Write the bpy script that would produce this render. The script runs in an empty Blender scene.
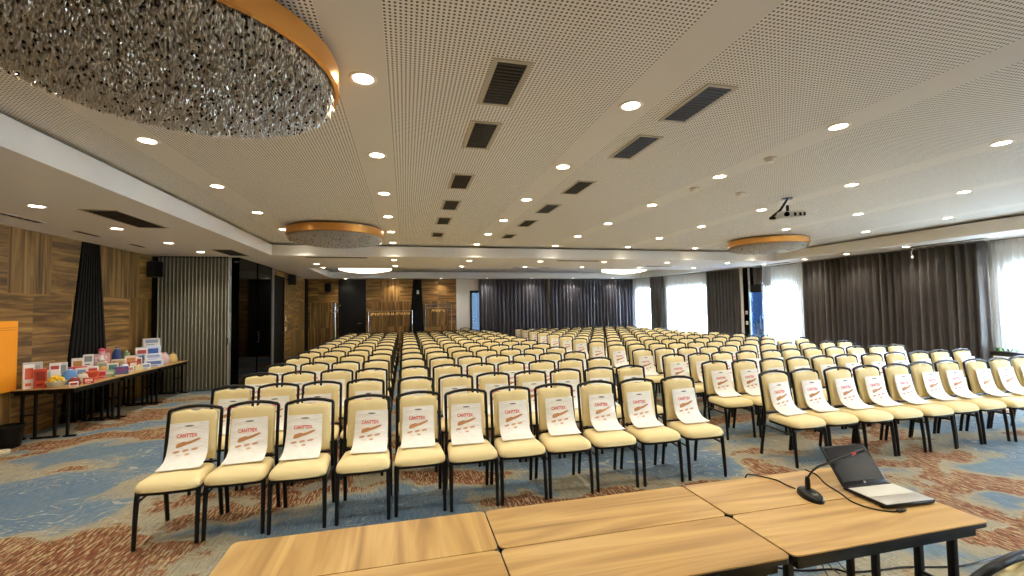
import bpy, bmesh, math, random
from mathutils import Vector, Matrix
random.seed(7)
PI = math.pi
C = bpy.context.scene.collection
sc = bpy.context.scene

# ------------------------------------------------------------------ camera
FPX = 441.895
VD = ((405 - 512) / FPX, (309 - 288) / FPX, 1.0)
VR = ((2335 - 512) / FPX, (278 - 288) / FPX, 1.0)
ay = Vector(VD).normalized(); ax = Vector(VR).normalized()
az = ax.cross(ay)
if az.y > 0: az = -az
ax = ay.cross(az)
rows = (ax, ay, az)                      # world axes seen from the camera (x right, y down, z ahead)
right = Vector([r.x for r in rows]); down = Vector([r.y for r in rows]); ahead = Vector([r.z for r in rows])
if right.x < 0: right = -right
cam_data = bpy.data.cameras.new('camera'); cam = bpy.data.objects.new('camera', cam_data); C.objects.link(cam)
cam_data.sensor_width = 36.0; cam_data.lens = FPX * 36.0 / 1024.0; cam_data.clip_start = 0.05; cam_data.clip_end = 200
m = Matrix.Identity(4)
for i in range(3):
    m[i][0] = right[i]; m[i][1] = -down[i]; m[i][2] = -ahead[i]
m[0][3] = 0; m[1][3] = 0; m[2][3] = 1.73
cam.matrix_world = m
sc.camera = cam

# ------------------------------------------------------------------ light and exposure
SPOT_W = 37.0            # each recessed downlight
SKY = 34.0                # overcast daylight outside the windows
EXPOSURE = 1.05
w = bpy.data.worlds.new('overcast_sky'); sc.world = w; w.use_nodes = True
bg = w.node_tree.nodes['Background']; bg.inputs[0].default_value = (0.72, 0.86, 1.0, 1); bg.inputs[1].default_value = SKY
vs = sc.view_settings
vs.view_transform = 'Standard'; vs.look = 'None'; vs.gamma = 1.0; vs.use_curve_mapping = False; vs.exposure = EXPOSURE
sc.cycles.use_denoising = True
sc.cycles.max_bounces = 8; sc.cycles.diffuse_bounces = 5; sc.cycles.glossy_bounces = 3
sc.cycles.transparent_max_bounces = 8
sc.cycles.sample_clamp_indirect = 6.0

# ------------------------------------------------------------------ helpers
def lin(c):
    if isinstance(c, str):
        c = [int(c[i:i + 2], 16) / 255 for i in (0, 2, 4)]
    return tuple((v / 12.92 if v <= 0.04045 else ((v + 0.055) / 1.055) ** 2.4) for v in c) + (1.0,)

def mat(name, col, rough=0.6, metal=0.0, spec=0.5, emit=None, es=0.0, coat=0.0):
    mt = bpy.data.materials.new(name); mt.use_nodes = True
    b = mt.node_tree.nodes['Principled BSDF']
    b.inputs['Base Color'].default_value = lin(col); b.inputs['Roughness'].default_value = rough
    b.inputs['Metallic'].default_value = metal; b.inputs['Specular IOR Level'].default_value = spec
    b.inputs['Coat Weight'].default_value = coat
    if emit is not None:
        b.inputs['Emission Color'].default_value = lin(emit); b.inputs['Emission Strength'].default_value = es
    return mt

class NT:
    """short-hand for a node tree"""
    def __init__(s, mt): s.t = mt.node_tree; s.b = s.t.nodes['Principled BSDF']
    def n(s, typ, **kw):
        nd = s.t.nodes.new(typ)
        for k, v in kw.items(): setattr(nd, k, v)
        return nd
    def l(s, a, b): s.t.links.new(a, b)
    def put(s, sock, v):
        if hasattr(v, 'is_output') or isinstance(v, bpy.types.NodeSocket): s.l(v, sock)
        else: sock.default_value = v
    def math(s, op, a, b=0.0, c=None):
        nd = s.n('ShaderNodeMath', operation=op); s.put(nd.inputs[0], a); s.put(nd.inputs[1], b)
        if c is not None: s.put(nd.inputs[2], c)
        return nd.outputs[0]
    def coords(s): return s.n('ShaderNodeTexCoord').outputs['Object']
    def mapping(s, v, scale=(1, 1, 1), loc=(0, 0, 0), rot=(0, 0, 0)):
        nd = s.n('ShaderNodeMapping'); s.l(v, nd.inputs[0])
        nd.inputs['Scale'].default_value = scale; nd.inputs['Rotation'].default_value = rot
        if isinstance(loc, tuple): nd.inputs['Location'].default_value = loc
        else: s.l(loc, nd.inputs['Location'])
        return nd.outputs[0]
    def noise(s, v, scale=5, detail=2, rough=0.5, dist=0.0):
        nd = s.n('ShaderNodeTexNoise'); s.l(v, nd.inputs['Vector'])
        nd.inputs['Scale'].default_value = scale; nd.inputs['Detail'].default_value = detail
        nd.inputs['Roughness'].default_value = rough; nd.inputs['Distortion'].default_value = dist
        return nd
    def ramp(s, f, stops, interp='LINEAR'):
        nd = s.n('ShaderNodeValToRGB'); s.l(f, nd.inputs[0]); r = nd.color_ramp; r.interpolation = interp
        while len(r.elements) < len(stops): r.elements.new(0.5)
        for e, (p, c) in zip(r.elements, stops): e.position = p; e.color = lin(c)
        return nd.outputs[0]
    def mix(s, f, a, b, blend='MIX'):
        nd = s.n('ShaderNodeMix', data_type='RGBA', blend_type=blend)
        s.put(nd.inputs[0], f); s.put(nd.inputs[6], a); s.put(nd.inputs[7], b)
        return nd.outputs[2]
    def sep(s, v):
        nd = s.n('ShaderNodeSeparateXYZ'); s.l(v, nd.inputs[0]); return nd.outputs
    def bump(s, h, strength=0.2, dist=0.01):
        nd = s.n('ShaderNodeBump'); s.l(h, nd.inputs['Height']); nd.inputs['Strength'].default_value = strength
        nd.inputs['Distance'].default_value = dist; s.l(nd.outputs[0], s.b.inputs['Normal'])

class MB:
    def __init__(s): s.v = []; s.f = []; s.mi = []
    def add(s, vs, fs, mi=0):
        o = len(s.v); s.v += [tuple(p) for p in vs]; s.f += [tuple(i + o for i in f) for f in fs]; s.mi += [mi] * len(fs); return s
    def box(s, x0, x1, y0, y1, z0, z1, mi=0):
        p = [(x, y, z) for z in (z0, z1) for y in (y0, y1) for x in (x0, x1)]
        return s.add(p, [(0, 2, 3, 1), (4, 5, 7, 6), (0, 1, 5, 4), (2, 6, 7, 3), (0, 4, 6, 2), (1, 3, 7, 5)], mi)
    def rbox(s, x0, x1, y0, y1, z0, z1, r=0.005, seg=2, mi=0):
        bm = bmesh.new(); bmesh.ops.create_cube(bm, size=1.0)
        for v in bm.verts:
            v.co = Vector(((x0 + x1) / 2 + v.co.x * (x1 - x0), (y0 + y1) / 2 + v.co.y * (y1 - y0), (z0 + z1) / 2 + v.co.z * (z1 - z0)))
        bmesh.ops.bevel(bm, geom=bm.edges[:], offset=r, segments=seg, profile=0.5, affect='EDGES')
        bm.verts.index_update()
        s.add([v.co[:] for v in bm.verts], [[v.index for v in f.verts] for f in bm.faces], mi); bm.free(); return s
    def tube(s, path, r, n=8, mi=0, cap=True, flat=1.0):
        P = [Vector(p) for p in path]; R = r if isinstance(r, (list, tuple)) else [r] * len(P)
        ref = Vector((0, 0, 1)); rings = []; prev = None
        for i, p in enumerate(P):
            t = (P[min(i + 1, len(P) - 1)] - P[max(i - 1, 0)]).normalized()
            if prev is None:
                a = t.cross(ref if abs(t.z) < 0.9 else Vector((0, 1, 0))).normalized()
            else:
                a = (prev - t * prev.dot(t)).normalized()
            prev = a; b = t.cross(a)
            rings.append([p + a * (math.cos(2 * PI * k / n) * R[i]) + b * (math.sin(2 * PI * k / n) * R[i] * flat) for k in range(n)])
        return s.loft(rings, mi, cap)
    def loft(s, rings, mi=0, cap=True):
        n = len(rings[0]); vs = [p for r in rings for p in r]; fs = []
        for i in range(len(rings) - 1):
            for k in range(n):
                a = i * n + k; b = i * n + (k + 1) % n; fs.append((a, b, b + n, a + n))
        if cap:
            fs.append(tuple(range(n - 1, -1, -1))); fs.append(tuple((len(rings) - 1) * n + k for k in range(n)))
        return s.add(vs, fs, mi)
    def lathe(s, prof, n=32, c=(0, 0, 0), mi=0, cap=True):
        return s.loft([[(c[0] + r * math.cos(2 * PI * k / n), c[1] + r * math.sin(2 * PI * k / n), c[2] + z) for k in range(n)] for r, z in prof], mi, cap)
    def prism(s, pts, z0, z1, mi=0):
        n = len(pts); vs = [(x, y, z0) for x, y in pts] + [(x, y, z1) for x, y in pts]
        fs = [tuple(range(n - 1, -1, -1)), tuple(range(n, 2 * n))] + [(k, (k + 1) % n, n + (k + 1) % n, n + k) for k in range(n)]
        return s.add(vs, fs, mi)
    def grid(s, fn, nu, nv, mi=0):
        vs = [fn(i / nu, j / nv) for j in range(nv + 1) for i in range(nu + 1)]
        fs = [(j * (nu + 1) + i, j * (nu + 1) + i + 1, (j + 1) * (nu + 1) + i + 1, (j + 1) * (nu + 1) + i) for j in range(nv) for i in range(nu)]
        return s.add(vs, fs, mi)
    def xf(s, M):
        s.v = [tuple(M @ Vector(p)) for p in s.v]; return s
    def mesh(s, name, mats, angle=40):
        me = bpy.data.meshes.new(name); me.from_pydata(s.v, [], s.f)
        if not isinstance(mats, (list, tuple)): mats = [mats]
        for q in mats: me.materials.append(q)
        if len(mats) > 1:
            for p, i in zip(me.polygons, s.mi): p.material_index = i
        bm = bmesh.new(); bm.from_mesh(me); bmesh.ops.recalc_face_normals(bm, faces=bm.faces[:]); bm.to_mesh(me); bm.free()
        me.shade_smooth(); me.set_sharp_from_angle(angle=math.radians(angle)); me.update(); return me
    def build(s, name, mats, parent=None, loc=(0, 0, 0), rz=0.0, angle=40):
        o = bpy.data.objects.new(name, s.mesh(name, mats, angle)); C.objects.link(o); o.location = loc; o.rotation_euler = (0, 0, rz)
        if parent: o.parent = parent
        return o

def tag(o, label=None, cat=None, group=None, kind=None):
    if label: o['label'] = label
    if cat: o['category'] = cat
    if group: o['group'] = group
    if kind: o['kind'] = kind
    return o
def empty(name, loc=(0, 0, 0), rz=0.0, label=None, cat=None, group=None):
    o = bpy.data.objects.new(name, None); C.objects.link(o); o.location = loc; o.rotation_euler = (0, 0, rz); o.empty_display_size = 0.1
    return tag(o, label, cat, group)
def struct(o): o['kind'] = 'structure'; return o
def copy_tree(o, parent=None):
    c = o.copy(); C.objects.link(c)
    if parent: c.parent = parent
    for ch in list(o.children): copy_tree(ch, c)
    return c
ORD = ['first', 'second', 'third', 'fourth', 'fifth', 'sixth', 'seventh', 'eighth', 'ninth', 'tenth', 'eleventh', 'twelfth', 'thirteenth', 'fourteenth']
def text_mesh(txt, size, bold=0.0):
    cu = bpy.data.curves.new('lettering', 'FONT'); cu.body = txt; cu.size = size; cu.align_x = 'CENTER'; cu.align_y = 'CENTER'; cu.offset = bold; cu.resolution_u = 2
    o = bpy.data.objects.new('lettering', cu); C.objects.link(o)
    dg = bpy.context.evaluated_depsgraph_get(); me = bpy.data.meshes.new_from_object(o.evaluated_get(dg))
    vs = [v.co[:] for v in me.vertices]; fs = [tuple(p.vertices) for p in me.polygons]
    bpy.data.objects.remove(o); bpy.data.curves.remove(cu); bpy.data.meshes.remove(me)
    return vs, fs

# ------------------------------------------------------------------ materials
M = {}
M['white_paint'] = mat('white_paint', 'ece6da', 0.7)
M['soffit_paint'] = mat('soffit_paint', 'e6e2da', 0.75)
M['black_metal'] = mat('black_metal', '0b0b0a', 0.4, 0.0, 0.35)
M['black_plastic'] = mat('black_plastic', '0e0e0e', 0.42, 0.0, 0.35)
M['black_matte'] = mat('black_matte', '090807', 0.7, 0.0, 0.15)
M['black_gloss'] = mat('black_gloss', '020202', 0.05, 0.0, 0.06)
M['chrome'] = mat('chrome', 'c8c8c8', 0.18, 1.0)
M['silver'] = mat('silver', 'c9c6bd', 0.35, 0.4)
M['grey_metal'] = mat('grey_metal', '8a8a86', 0.4, 0.6)
M['vent_dark'] = mat('vent_dark', '1d1914', 0.6)
M['vent_frame'] = mat('vent_frame', 'b9b09a', 0.6)
M['lamp_glow'] = mat('lamp_glow', 'fff0d0', 0.5, emit='fff1d2', es=14.0)
M['hanger_wood'] = mat('hanger_wood', 'd9a955', 0.5)
M['gold'] = mat('gold', 'd99a4e', 0.30, 0.8)
M['crystal_clear'] = mat('crystal_clear', 'dad3c4', 0.20, 0.12, 0.9)
M['crystal_dark'] = mat('crystal_dark', '1c1712', 0.1, 0.3, 0.8)
M['crystal_lit'] = mat('crystal_lit', 'fff6e2', 0.3, emit='fff4dd', es=1.2)
M['leaf'] = mat('leaf', '3f7a2c', 0.55)
M['orange'] = mat('orange', 'f39417', 0.5)
M['print_red'] = mat('print_red', 'd8432c', 0.6)
M['print_brown'] = mat('print_brown', 'c4864c', 0.6)
M['print_pale'] = mat('print_pale', 'd9a27c', 0.6)
M['print_grey'] = mat('print_grey', '6b675c', 0.6)
M['screen'] = mat('screen', '14161a', 0.22)
M['red'] = mat('red_paint', 'b3221c', 0.4)
M['daylight_glass'] = None

def fabric_cream():
    mt = mat('cream_fabric', 'e8d39a', 0.75, 0.0, 0.25); t = NT(mt); co = t.coords()
    n = t.noise(co, 220, 2); n2 = t.noise(co, 6, 2)
    c = t.mix(t.math('MULTIPLY', n2.outputs[0], 0.6), lin('ecd8a0'), lin('e1c98c'))
    t.l(c, t.b.inputs['Base Color']); t.bump(n.outputs[0], 0.25, 0.002)
    t.b.inputs['Sheen Weight'].default_value = 0.15
    return mt
M['cream'] = fabric_cream()

def bag_plastic():
    mt = mat('bag_plastic', 'f7f3e8', 0.38, 0.0, 0.4); t = NT(mt); co = t.coords()
    n = t.noise(t.mapping(co, (1, 1, 2.5)), 9, 3, 0.6, 0.6)
    t.bump(n.outputs[0], 0.5, 0.012)
    t.l(t.ramp(n.outputs[0], [(0.3, 'f1ecde'), (0.7, 'fbf8f0')]), t.b.inputs['Base Color'])
    return mt
M['bag'] = bag_plastic()

def table_wood(name, rot=0.0):
    mt = mat(name, 'd3a557', 0.38, 0.0, 0.4); t = NT(mt); co = t.coords()
    oi = t.n('ShaderNodeObjectInfo'); cmb = t.n('ShaderNodeCombineXYZ')
    for i in range(3): t.l(t.math('MULTIPLY', oi.outputs['Random'], (37.0, 19.0, 0.0)[i]), cmb.inputs[i])
    v = t.mapping(co, (1, 1, 1), cmb.outputs[0], (0, 0, rot))
    a = t.noise(t.mapping(v, (0.55, 7.0, 1.0)), 1.4, 3, 0.55, 0.9)
    b = t.noise(t.mapping(v, (1.2, 46.0, 1.0)), 1.5, 3, 0.6, 0.3)
    c = t.ramp(a.outputs[0], [(0.28, '8c6c3f'), (0.43, 'b08a52'), (0.55, 'c59f62'), (0.68, 'd4b072')])
    c = t.mix(t.math('MULTIPLY', b.outputs[0], 0.35), c, lin('b58a48'))
    t.l(c, t.b.inputs['Base Color']); return mt
M['table_wood'] = table_wood('table_wood'); M['table_wood_across'] = table_wood('table_wood_across', PI / 2)

def wall_wood():
    """rustic veneer sheets whose grain runs upright on some sheets and level on others"""
    mt = mat('wall_wood', '7a5630', 0.45, 0.0, 0.35); t = NT(mt); co = t.coords()
    s = t.sep(co); u = t.math('ADD', s[0], s[1]); z = s[2]
    iz = t.math('FLOOR', t.math('DIVIDE', z, 1.02))
    iu = t.math('FLOOR', t.math('DIVIDE', t.math('ADD', u, t.math('MULTIPLY', iz, 0.45)), 0.78))
    cm = t.n('ShaderNodeCombineXYZ'); t.l(iu, cm.inputs[0]); t.l(iz, cm.inputs[1])
    wn = t.n('ShaderNodeTexWhiteNoise', noise_dimensions='2D'); t.l(cm.outputs[0], wn.inputs['Vector'])
    off = t.math('MULTIPLY', wn.outputs['Value'], 31.0)
    def grain(su, sz):
        c2 = t.n('ShaderNodeCombineXYZ'); t.l(t.math('MULTIPLY', u, su), c2.inputs[0]); t.l(t.math('MULTIPLY', z, sz), c2.inputs[1]); t.l(off, c2.inputs[2])
        a = t.noise(c2.outputs[0], 1.3, 4, 0.6, 1.2); return a.outputs[0]
    f = t.math('GREATER_THAN', wn.outputs['Value'], 0.5)
    hz, up = grain(0.5, 7.0), grain(6.5, 0.35)
    g = t.math('ADD', t.math('MULTIPLY', f, hz), t.math('MULTIPLY', t.math('SUBTRACT', 1.0, f), up))
    c = t.ramp(g, [(0.30, '3f2d14'), (0.44, '674922'), (0.56, '8e6833'), (0.70, 'ad874a')])
    sh = t.math('MULTIPLY_ADD', wn.outputs['Color'], 0.5, 0.70)
    c = t.mix(1.0, c, sh, 'MULTIPLY')
    t.l(c, t.b.inputs['Base Color']); return mt
M['wall_wood'] = wall_wood()

def carpet():
    mt = mat('patterned_carpet', '8a8f8c', 0.95, 0.0, 0.1); t = NT(mt); co = t.coords()
    wz = t.noise(co, 0.9, 3, 0.55)
    wv = t.n('ShaderNodeVectorMath', operation='SCALE'); t.l(wz.outputs['Color'], wv.inputs[0]); wv.inputs['Scale'].default_value = 1.5
    ad = t.n('ShaderNodeVectorMath', operation='ADD'); t.l(co, ad.inputs[0]); t.l(wv.outputs[0], ad.inputs[1])
    v = t.mapping(ad.outputs[0], (0.40, 0.80, 0.0), (3.3, 1.15, 0.0), (0, 0, 0.22))
    a = t.noise(v, 1.15, 2.5, 0.5)
    fine = t.noise(co, 5.5, 5, 0.72)
    f = t.math('ADD', a.outputs[0], t.math('MULTIPLY', t.math('SUBTRACT', fine.outputs[0], 0.5), 0.10))
    base = t.ramp(f, [(0.0, '5d7590'), (0.36, '6b849a'), (0.452, '768b99'), (0.485, 'a79f8a'), (0.52, 'aea487'), (0.535, '99684a'), (0.635, '8a5237'), (0.655, 'b0a486'), (0.69, '73889a'), (1.0, '5f7690')])
    rust = t.math('MULTIPLY', t.math('GREATER_THAN', f, 0.527), t.math('LESS_THAN', f, 0.645))
    # short criss-cross strokes on the rust areas
    hv = t.noise(co, 5.0, 2)
    def hatch(rot, sc_, th):
        q = t.noise(t.mapping(co, (sc_ * 7, sc_ * 0.9, 1), (0, 0, 0), (0, 0, rot)), 1.0, 1.5, 0.5, 0.35)
        return t.math('GREATER_THAN', q.outputs[0], th)
    h1 = hatch(0.75, 8.5, 0.54); h2 = hatch(-0.75, 8.5, 0.54)
    sel = t.math('GREATER_THAN', hv.outputs[0], 0.5)
    h = t.math('MAXIMUM', t.math('MULTIPLY', h1, sel), t.math('MULTIPLY', h2, t.math('SUBTRACT', 1.0, sel)))
    c = t.mix(t.math('MULTIPLY', t.math('MULTIPLY', h, rust), 0.85), base, lin('cbb68a'))
    hd = hatch(1.3, 14.0, 0.56)
    c = t.mix(t.math('MULTIPLY', t.math('MULTIPLY', hd, rust), 0.8), c, lin('50301f'))
    # thin pale scribbles over the blue and beige areas
    cn = t.noise(t.mapping(co, (0.8, 1.5, 1)), 1.6, 2.0, 0.5, 0.7)
    fr = t.math('FRACT', t.math('MULTIPLY', cn.outputs[0], 17.0))
    ln = t.math('MULTIPLY', t.math('LESS_THAN', fr, 0.13), t.math('GREATER_THAN', t.noise(co, 1.1, 2).outputs[0], 0.47))
    nr = t.math('SUBTRACT', 1.0, rust)
    c = t.mix(t.math('MULTIPLY', t.math('MULTIPLY', ln, nr), 0.55), c, lin('cfc9b3'))
    h4 = t.math('MAXIMUM', hatch(0.15, 10.0, 0.60), hatch(1.7, 10.0, 0.60))
    c = t.mix(t.math('MULTIPLY', t.math('MULTIPLY', h4, nr), t.math('MULTIPLY', hv.outputs[0], 0.55)), c, lin('b3ad98'))
    h5 = hatch(0.5, 9.0, 0.58)
    c = t.mix(t.math('MULTIPLY', t.math('MULTIPLY', h5, nr), 0.30), c, lin('4e5c66'))
    ff = t.noise(co, 160, 2, 0.7)
    c = t.mix(0.55, c, t.ramp(ff.outputs[0], [(0.3, '5c5c5c'), (0.7, 'f0f0f0')]), 'MULTIPLY')
    t.l(c, t.b.inputs['Base Color']); t.bump(ff.outputs[0], 0.4, 0.004)
    return mt
M['carpet'] = carpet()

def perforated():
    """ceiling board drilled with a grid of small holes, with plain strips along the lines of lamps"""
    mt = mat('perforated_board', 'e0d9c8', 0.8, 0.0, 0.2); t = NT(mt); s = t.sep(t.coords())
    p, r = 0.027, 0.27
    fx = t.math('SUBTRACT', t.math('FRACT', t.math('DIVIDE', s[0], p)), 0.5)
    fy = t.math('SUBTRACT', t.math('FRACT', t.math('DIVIDE', s[1], p)), 0.5)
    d = t.math('SQRT', t.math('ADD', t.math('MULTIPLY', fx, fx), t.math('MULTIPLY', fy, fy)))
    hole = t.math('LESS_THAN', d, r)
    k = t.math('DIVIDE', t.math('ADD', s[0], 0.27), 1.97)
    e = t.math('ABSOLUTE', t.math('SUBTRACT', t.math('FRACT', t.math('ADD', k, 0.5)), 0.5))
    board = t.math('GREATER_THAN', e, 0.165 / 1.97)
    f = t.math('MULTIPLY', hole, board)
    c = t.mix(f, t.mix(board, lin('e3dfd6'), lin('f1eee7')), lin('635d52'))
    t.l(c, t.b.inputs['Base Color']); return mt
M['perforated'] = perforated()

def drape(name, a, b, rough=0.4):
    mt = mat(name, a, rough, 0.0, 0.4); t = NT(mt); co = t.coords()
    n = t.noise(t.mapping(co, (30, 30, 0.6)), 3, 2)
    t.l(t.ramp(n.outputs[0], [(0.35, a), (0.65, b)]), t.b.inputs['Base Color'])
    t.b.inputs['Sheen Weight'].default_value = 0.3
    return mt
M['drape'] = drape('satin_drape', '433d3a', '5a534e')
M['drape_dim'] = drape('satin_drape_dim', '3c3a42', '4d4a52')  # same satin as the others, far wall's different light put into its colour
M['partition'] = mat('partition_vinyl', '727060', 0.5)
M['partition_rib'] = mat('partition_rib', 'aca892', 0.35, 0.3)

def sheer():
    mt = bpy.data.materials.new('sheer_voile'); mt.use_nodes = True; t = mt.node_tree; t.nodes.clear()
    o = t.nodes.new('ShaderNodeOutputMaterial'); tl = t.nodes.new('ShaderNodeBsdfTranslucent'); df = t.nodes.new('ShaderNodeBsdfDiffuse'); tr = t.nodes.new('ShaderNodeBsdfTransparent')
    tl.inputs[0].default_value = (0.92, 0.94, 0.96, 1); df.inputs[0].default_value = (0.9, 0.91, 0.92, 1)
    m1 = t.nodes.new('ShaderNodeMixShader'); m1.inputs[0].default_value = 0.45; t.links.new(tl.outputs[0], m1.inputs[1]); t.links.new(df.outputs[0], m1.inputs[2])
    m2 = t.nodes.new('ShaderNodeMixShader'); m2.inputs[0].default_value = 0.30; t.links.new(m1.outputs[0], m2.inputs[1]); t.links.new(tr.outputs[0], m2.inputs[2])
    t.links.new(m2.outputs[0], o.inputs[0]); return mt
M['sheer'] = sheer()
def glass(name, tint=(0.75, 0.85, 1.0), k=0.12):
    mt = bpy.data.materials.new(name); mt.use_nodes = True; t = mt.node_tree; t.nodes.clear()
    o = t.nodes.new('ShaderNodeOutputMaterial'); g = t.nodes.new('ShaderNodeBsdfGlossy'); tr = t.nodes.new('ShaderNodeBsdfTransparent')
    tr.inputs[0].default_value = (*tint, 1); g.inputs['Roughness'].default_value = 0.02
    mx = t.nodes.new('ShaderNodeMixShader'); mx.inputs[0].default_value = k; t.links.new(tr.outputs[0], mx.inputs[1]); t.links.new(g.outputs[0], mx.inputs[2])
    t.links.new(mx.outputs[0], o.inputs[0]); return mt
M['glass'] = glass('clear_glass', (0.92, 0.96, 1.0), 0.06)
M['blue_glass'] = glass('blue_sky_glass', (0.40, 0.58, 0.85), 0.10)  # blue glass, with sky reflections put into its tint

# ------------------------------------------------------------------ room shell
S, CZ = 2.97, 3.25
struct(MB().box(-5.6, 12.3, -2.8, 19.2, -0.12, 0.0).build('floor', M['carpet']))
struct(MB().box(-5.6, 12.3, -2.8, 19.2, CZ, CZ + 0.12).build('ceiling', M['perforated']))
def soffit(name, x0, x1, y0, y1):
    struct(MB().box(x0, x1, y0, y1, S, 3.205).box(x0 - (0.0 if x0 < -3 else 0), x1, y0, y1, 3.205, 3.21).build(name, M['soffit_paint']))
soffit('trim_1', -5.33, -2.87, -2.6, 18.9)                      # lowered ceiling along the wooden wall
soffit('trim_2', -2.87, 10.62, 10.75, 13.9)                     # lowered band before the rear tray
soffit('trim_3', 10.62, 11.95, -2.6, 18.9)                      # lowered ceiling along the windows
soffit('trim_4', -2.87, 10.62, 18.15, 18.9)
struct(MB().box(-2.75, -2.87, 13.9, 18.15, S, 3.2).build('trim_5', M['soffit_paint']))
struct(MB().box(-5.45, -5.33, -2.6, 11.32, 0, CZ).build('wall_left', M['wall_wood']))
struct(MB().box(-3.85, -3.72, 11.32, 18.9, 0, S).build('wall_left_rear', M['wall_wood']))
struct(MB().box(-5.6, -3.85, 11.32, 11.45, 0, CZ).build('wall_left_return', M['black_matte']))
struct(MB().box(-3.85, 2.12, 18.8, 18.95, 0, CZ).build('wall_back_wood', M['wall_wood']))
wb = MB(); wb.box(2.12, 2.70, 18.8, 18.95, 0, CZ); wb.box(2.70, 3.40, 18.8, 18.95, 2.47, CZ); wb.box(3.40, 10.6, 18.8, 18.95, 0, CZ)
struct(wb.build('wall_back', M['white_paint']))
struct(MB().box(-5.6, 12.3, -2.75, -2.6, 0, CZ).build('wall_front', M['white_paint']))
# wall with windows: straight part and the slanting rear part
XW = 11.95
WIN = [(-2.2, 0.3), (0.7, 3.1), (3.5, 6.36), (11.35, 12.70)]  # first two windows are unseen, added as extra daylight sources
wr = MB(); y = -2.7
for (a, b) in WIN:
    zl = 0.62 if b < 8 else 0.05; zh = 2.45 if b < 8 else 2.35
    wr.box(XW, XW + 0.2, y, a, 0, CZ); wr.box(XW, XW + 0.2, a, b, 0, zl); wr.box(XW, XW + 0.2, a, b, zh, CZ); y = b
wr.box(XW, XW + 0.2, y, 13.0, 0, CZ)
struct(wr.build('wall_right', M['white_paint']))
A, B = Vector((11.55, 13.0, 0)), Vector((10.35, 18.85, 0)); D = (B - A); L = D.length; dn = D.normalized(); nn = Vector((dn.y, -dn.x, 0))
def on_slant(yy, off=0.0):
    s = (yy - A.y) / D.y; p = A + D * s - nn * off; return p.x, p.y
def slant_box(mb, y0, y1, z0, z1, o0, o1):
    p = [on_slant(y0, o0), on_slant(y1, o0), on_slant(y1, o1), on_slant(y0, o1)]; return mb.prism(p, z0, z1)
ws = MB(); SW = [(14.7, 16.6), (17.5, 18.55)]; y = 12.9
for (a, b) in SW:
    slant_box(ws, y, a, 0, CZ, 0, -0.2); slant_box(ws, a, b, 0, 0.5, 0, -0.2); slant_box(ws, a, b, 2.5, CZ, 0, -0.2); y = b
slant_box(ws, y, 19.0, 0, CZ, 0, -0.2)
struct(ws.build('wall_right_rear', M['white_paint']))
struct(MB().box(XW - 0.02, XW + 0.3, 12.9, 13.1, 0, CZ).build('wall_right_corner', M['white_paint']))
for i, (a, b) in enumerate(WIN):
    zl = 0.62 if b < 8 else 0.05; zh = 2.45 if b < 8 else 2.35
    fr = MB(); xx0, xx1 = XW + 0.08, XW + 0.14
    fr.box(xx0, xx1, a, a + 0.05, zl, zh); fr.box(xx0, xx1, b - 0.05, b, zl, zh); fr.box(xx0, xx1, a, b, zl, zl + 0.05); fr.box(xx0, xx1, a, b, zh - 0.05, zh)
    mm = (a + b) / 2; fr.box(xx0, xx1, mm - 0.03, mm + 0.03, zl, zh)
    o = struct(fr.build(f'window_{i+1}', M['grey_metal']))
    MB().box(XW + 0.105, XW + 0.112, a + 0.04, b - 0.04, zl + 0.04, zh - 0.04).build('pane', M['glass'], o)
for i, (a, b) in enumerate(SW):
    fr = MB(); slant_box(fr, a, a + .05, .5, 2.5, -.08, -.14); slant_box(fr, b - .05, b, .5, 2.5, -.08, -.14); slant_box(fr, a, b, .5, .55, -.08, -.14); slant_box(fr, a, b, 2.45, 2.5, -.08, -.14)
    o = struct(fr.build(f'window_{i+5}', M['grey_metal']))
    pn = MB(); slant_box(pn, a + .04, b - .04, .54, 2.46, -.105, -.112); pn.build('pane', M['glass'], o)
# unseen ground outside the windows, whitened to bounce daylight onto the ceiling
struct(MB().box(12.4, 40, -20, 45, -0.4, -0.3).build('bounce_ground', mat('bounce_ground_white', 'e4e4e2', 0.9)))

# black glossy leaf, grey post and dark door on the rear part of the left wall
d = struct(MB().box(-3.715, -3.68, 11.30, 13.80, 0.0, 2.97).box(-3.86, -3.68, 11.27, 11.31, 0.0, 2.97).box(-3.72, -3.665, 12.55, 12.57, 0.02, 2.95).build('door_1', M['black_gloss']))
MB().tube([(-3.66, 12.48, 0.95), (-3.62, 12.48, 0.97), (-3.62, 12.48, 1.2), (-3.66, 12.48, 1.22)], 0.012).build('handle', M['black_metal'], d)
struct(MB().box(-3.72, -3.66, 13.80, 13.98, 0, S).build('trim_6', M['grey_metal']))
d = struct(MB().box(-3.72, -3.69, 14.1, 15.1, 0, 2.72).box(-3.72, -3.67, 14.04, 14.1, 0, 2.78).box(-3.72, -3.67, 15.08, 15.14, 0, 2.78).box(-3.72, -3.67, 14.04, 15.14, 2.72, 2.78).build('door_2', M['black_matte']))
MB().tube([(-3.69, 14.98, 1.05), (-3.64, 14.98, 1.05), (-3.64, 14.85, 1.05)], 0.012).build('handle', M['chrome'], d)
d = struct(MB().box(-2.52, -1.57, 18.765, 18.80, 0.0, 2.95).box(-2.56, -2.50, 18.755, 18.8, 0, 2.96).box(-1.59, -1.53, 18.755, 18.8, 0, 2.96).build('door_3', mat('door_black', '0b0b0a', 0.4, 0.0, 0.25)))
MB().tube([(-1.70, 18.765, 1.18), (-1.70, 18.70, 1.18), (-1.84, 18.70, 1.18)], 0.014).build('handle', M['chrome'], d)
d = MB()
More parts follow.
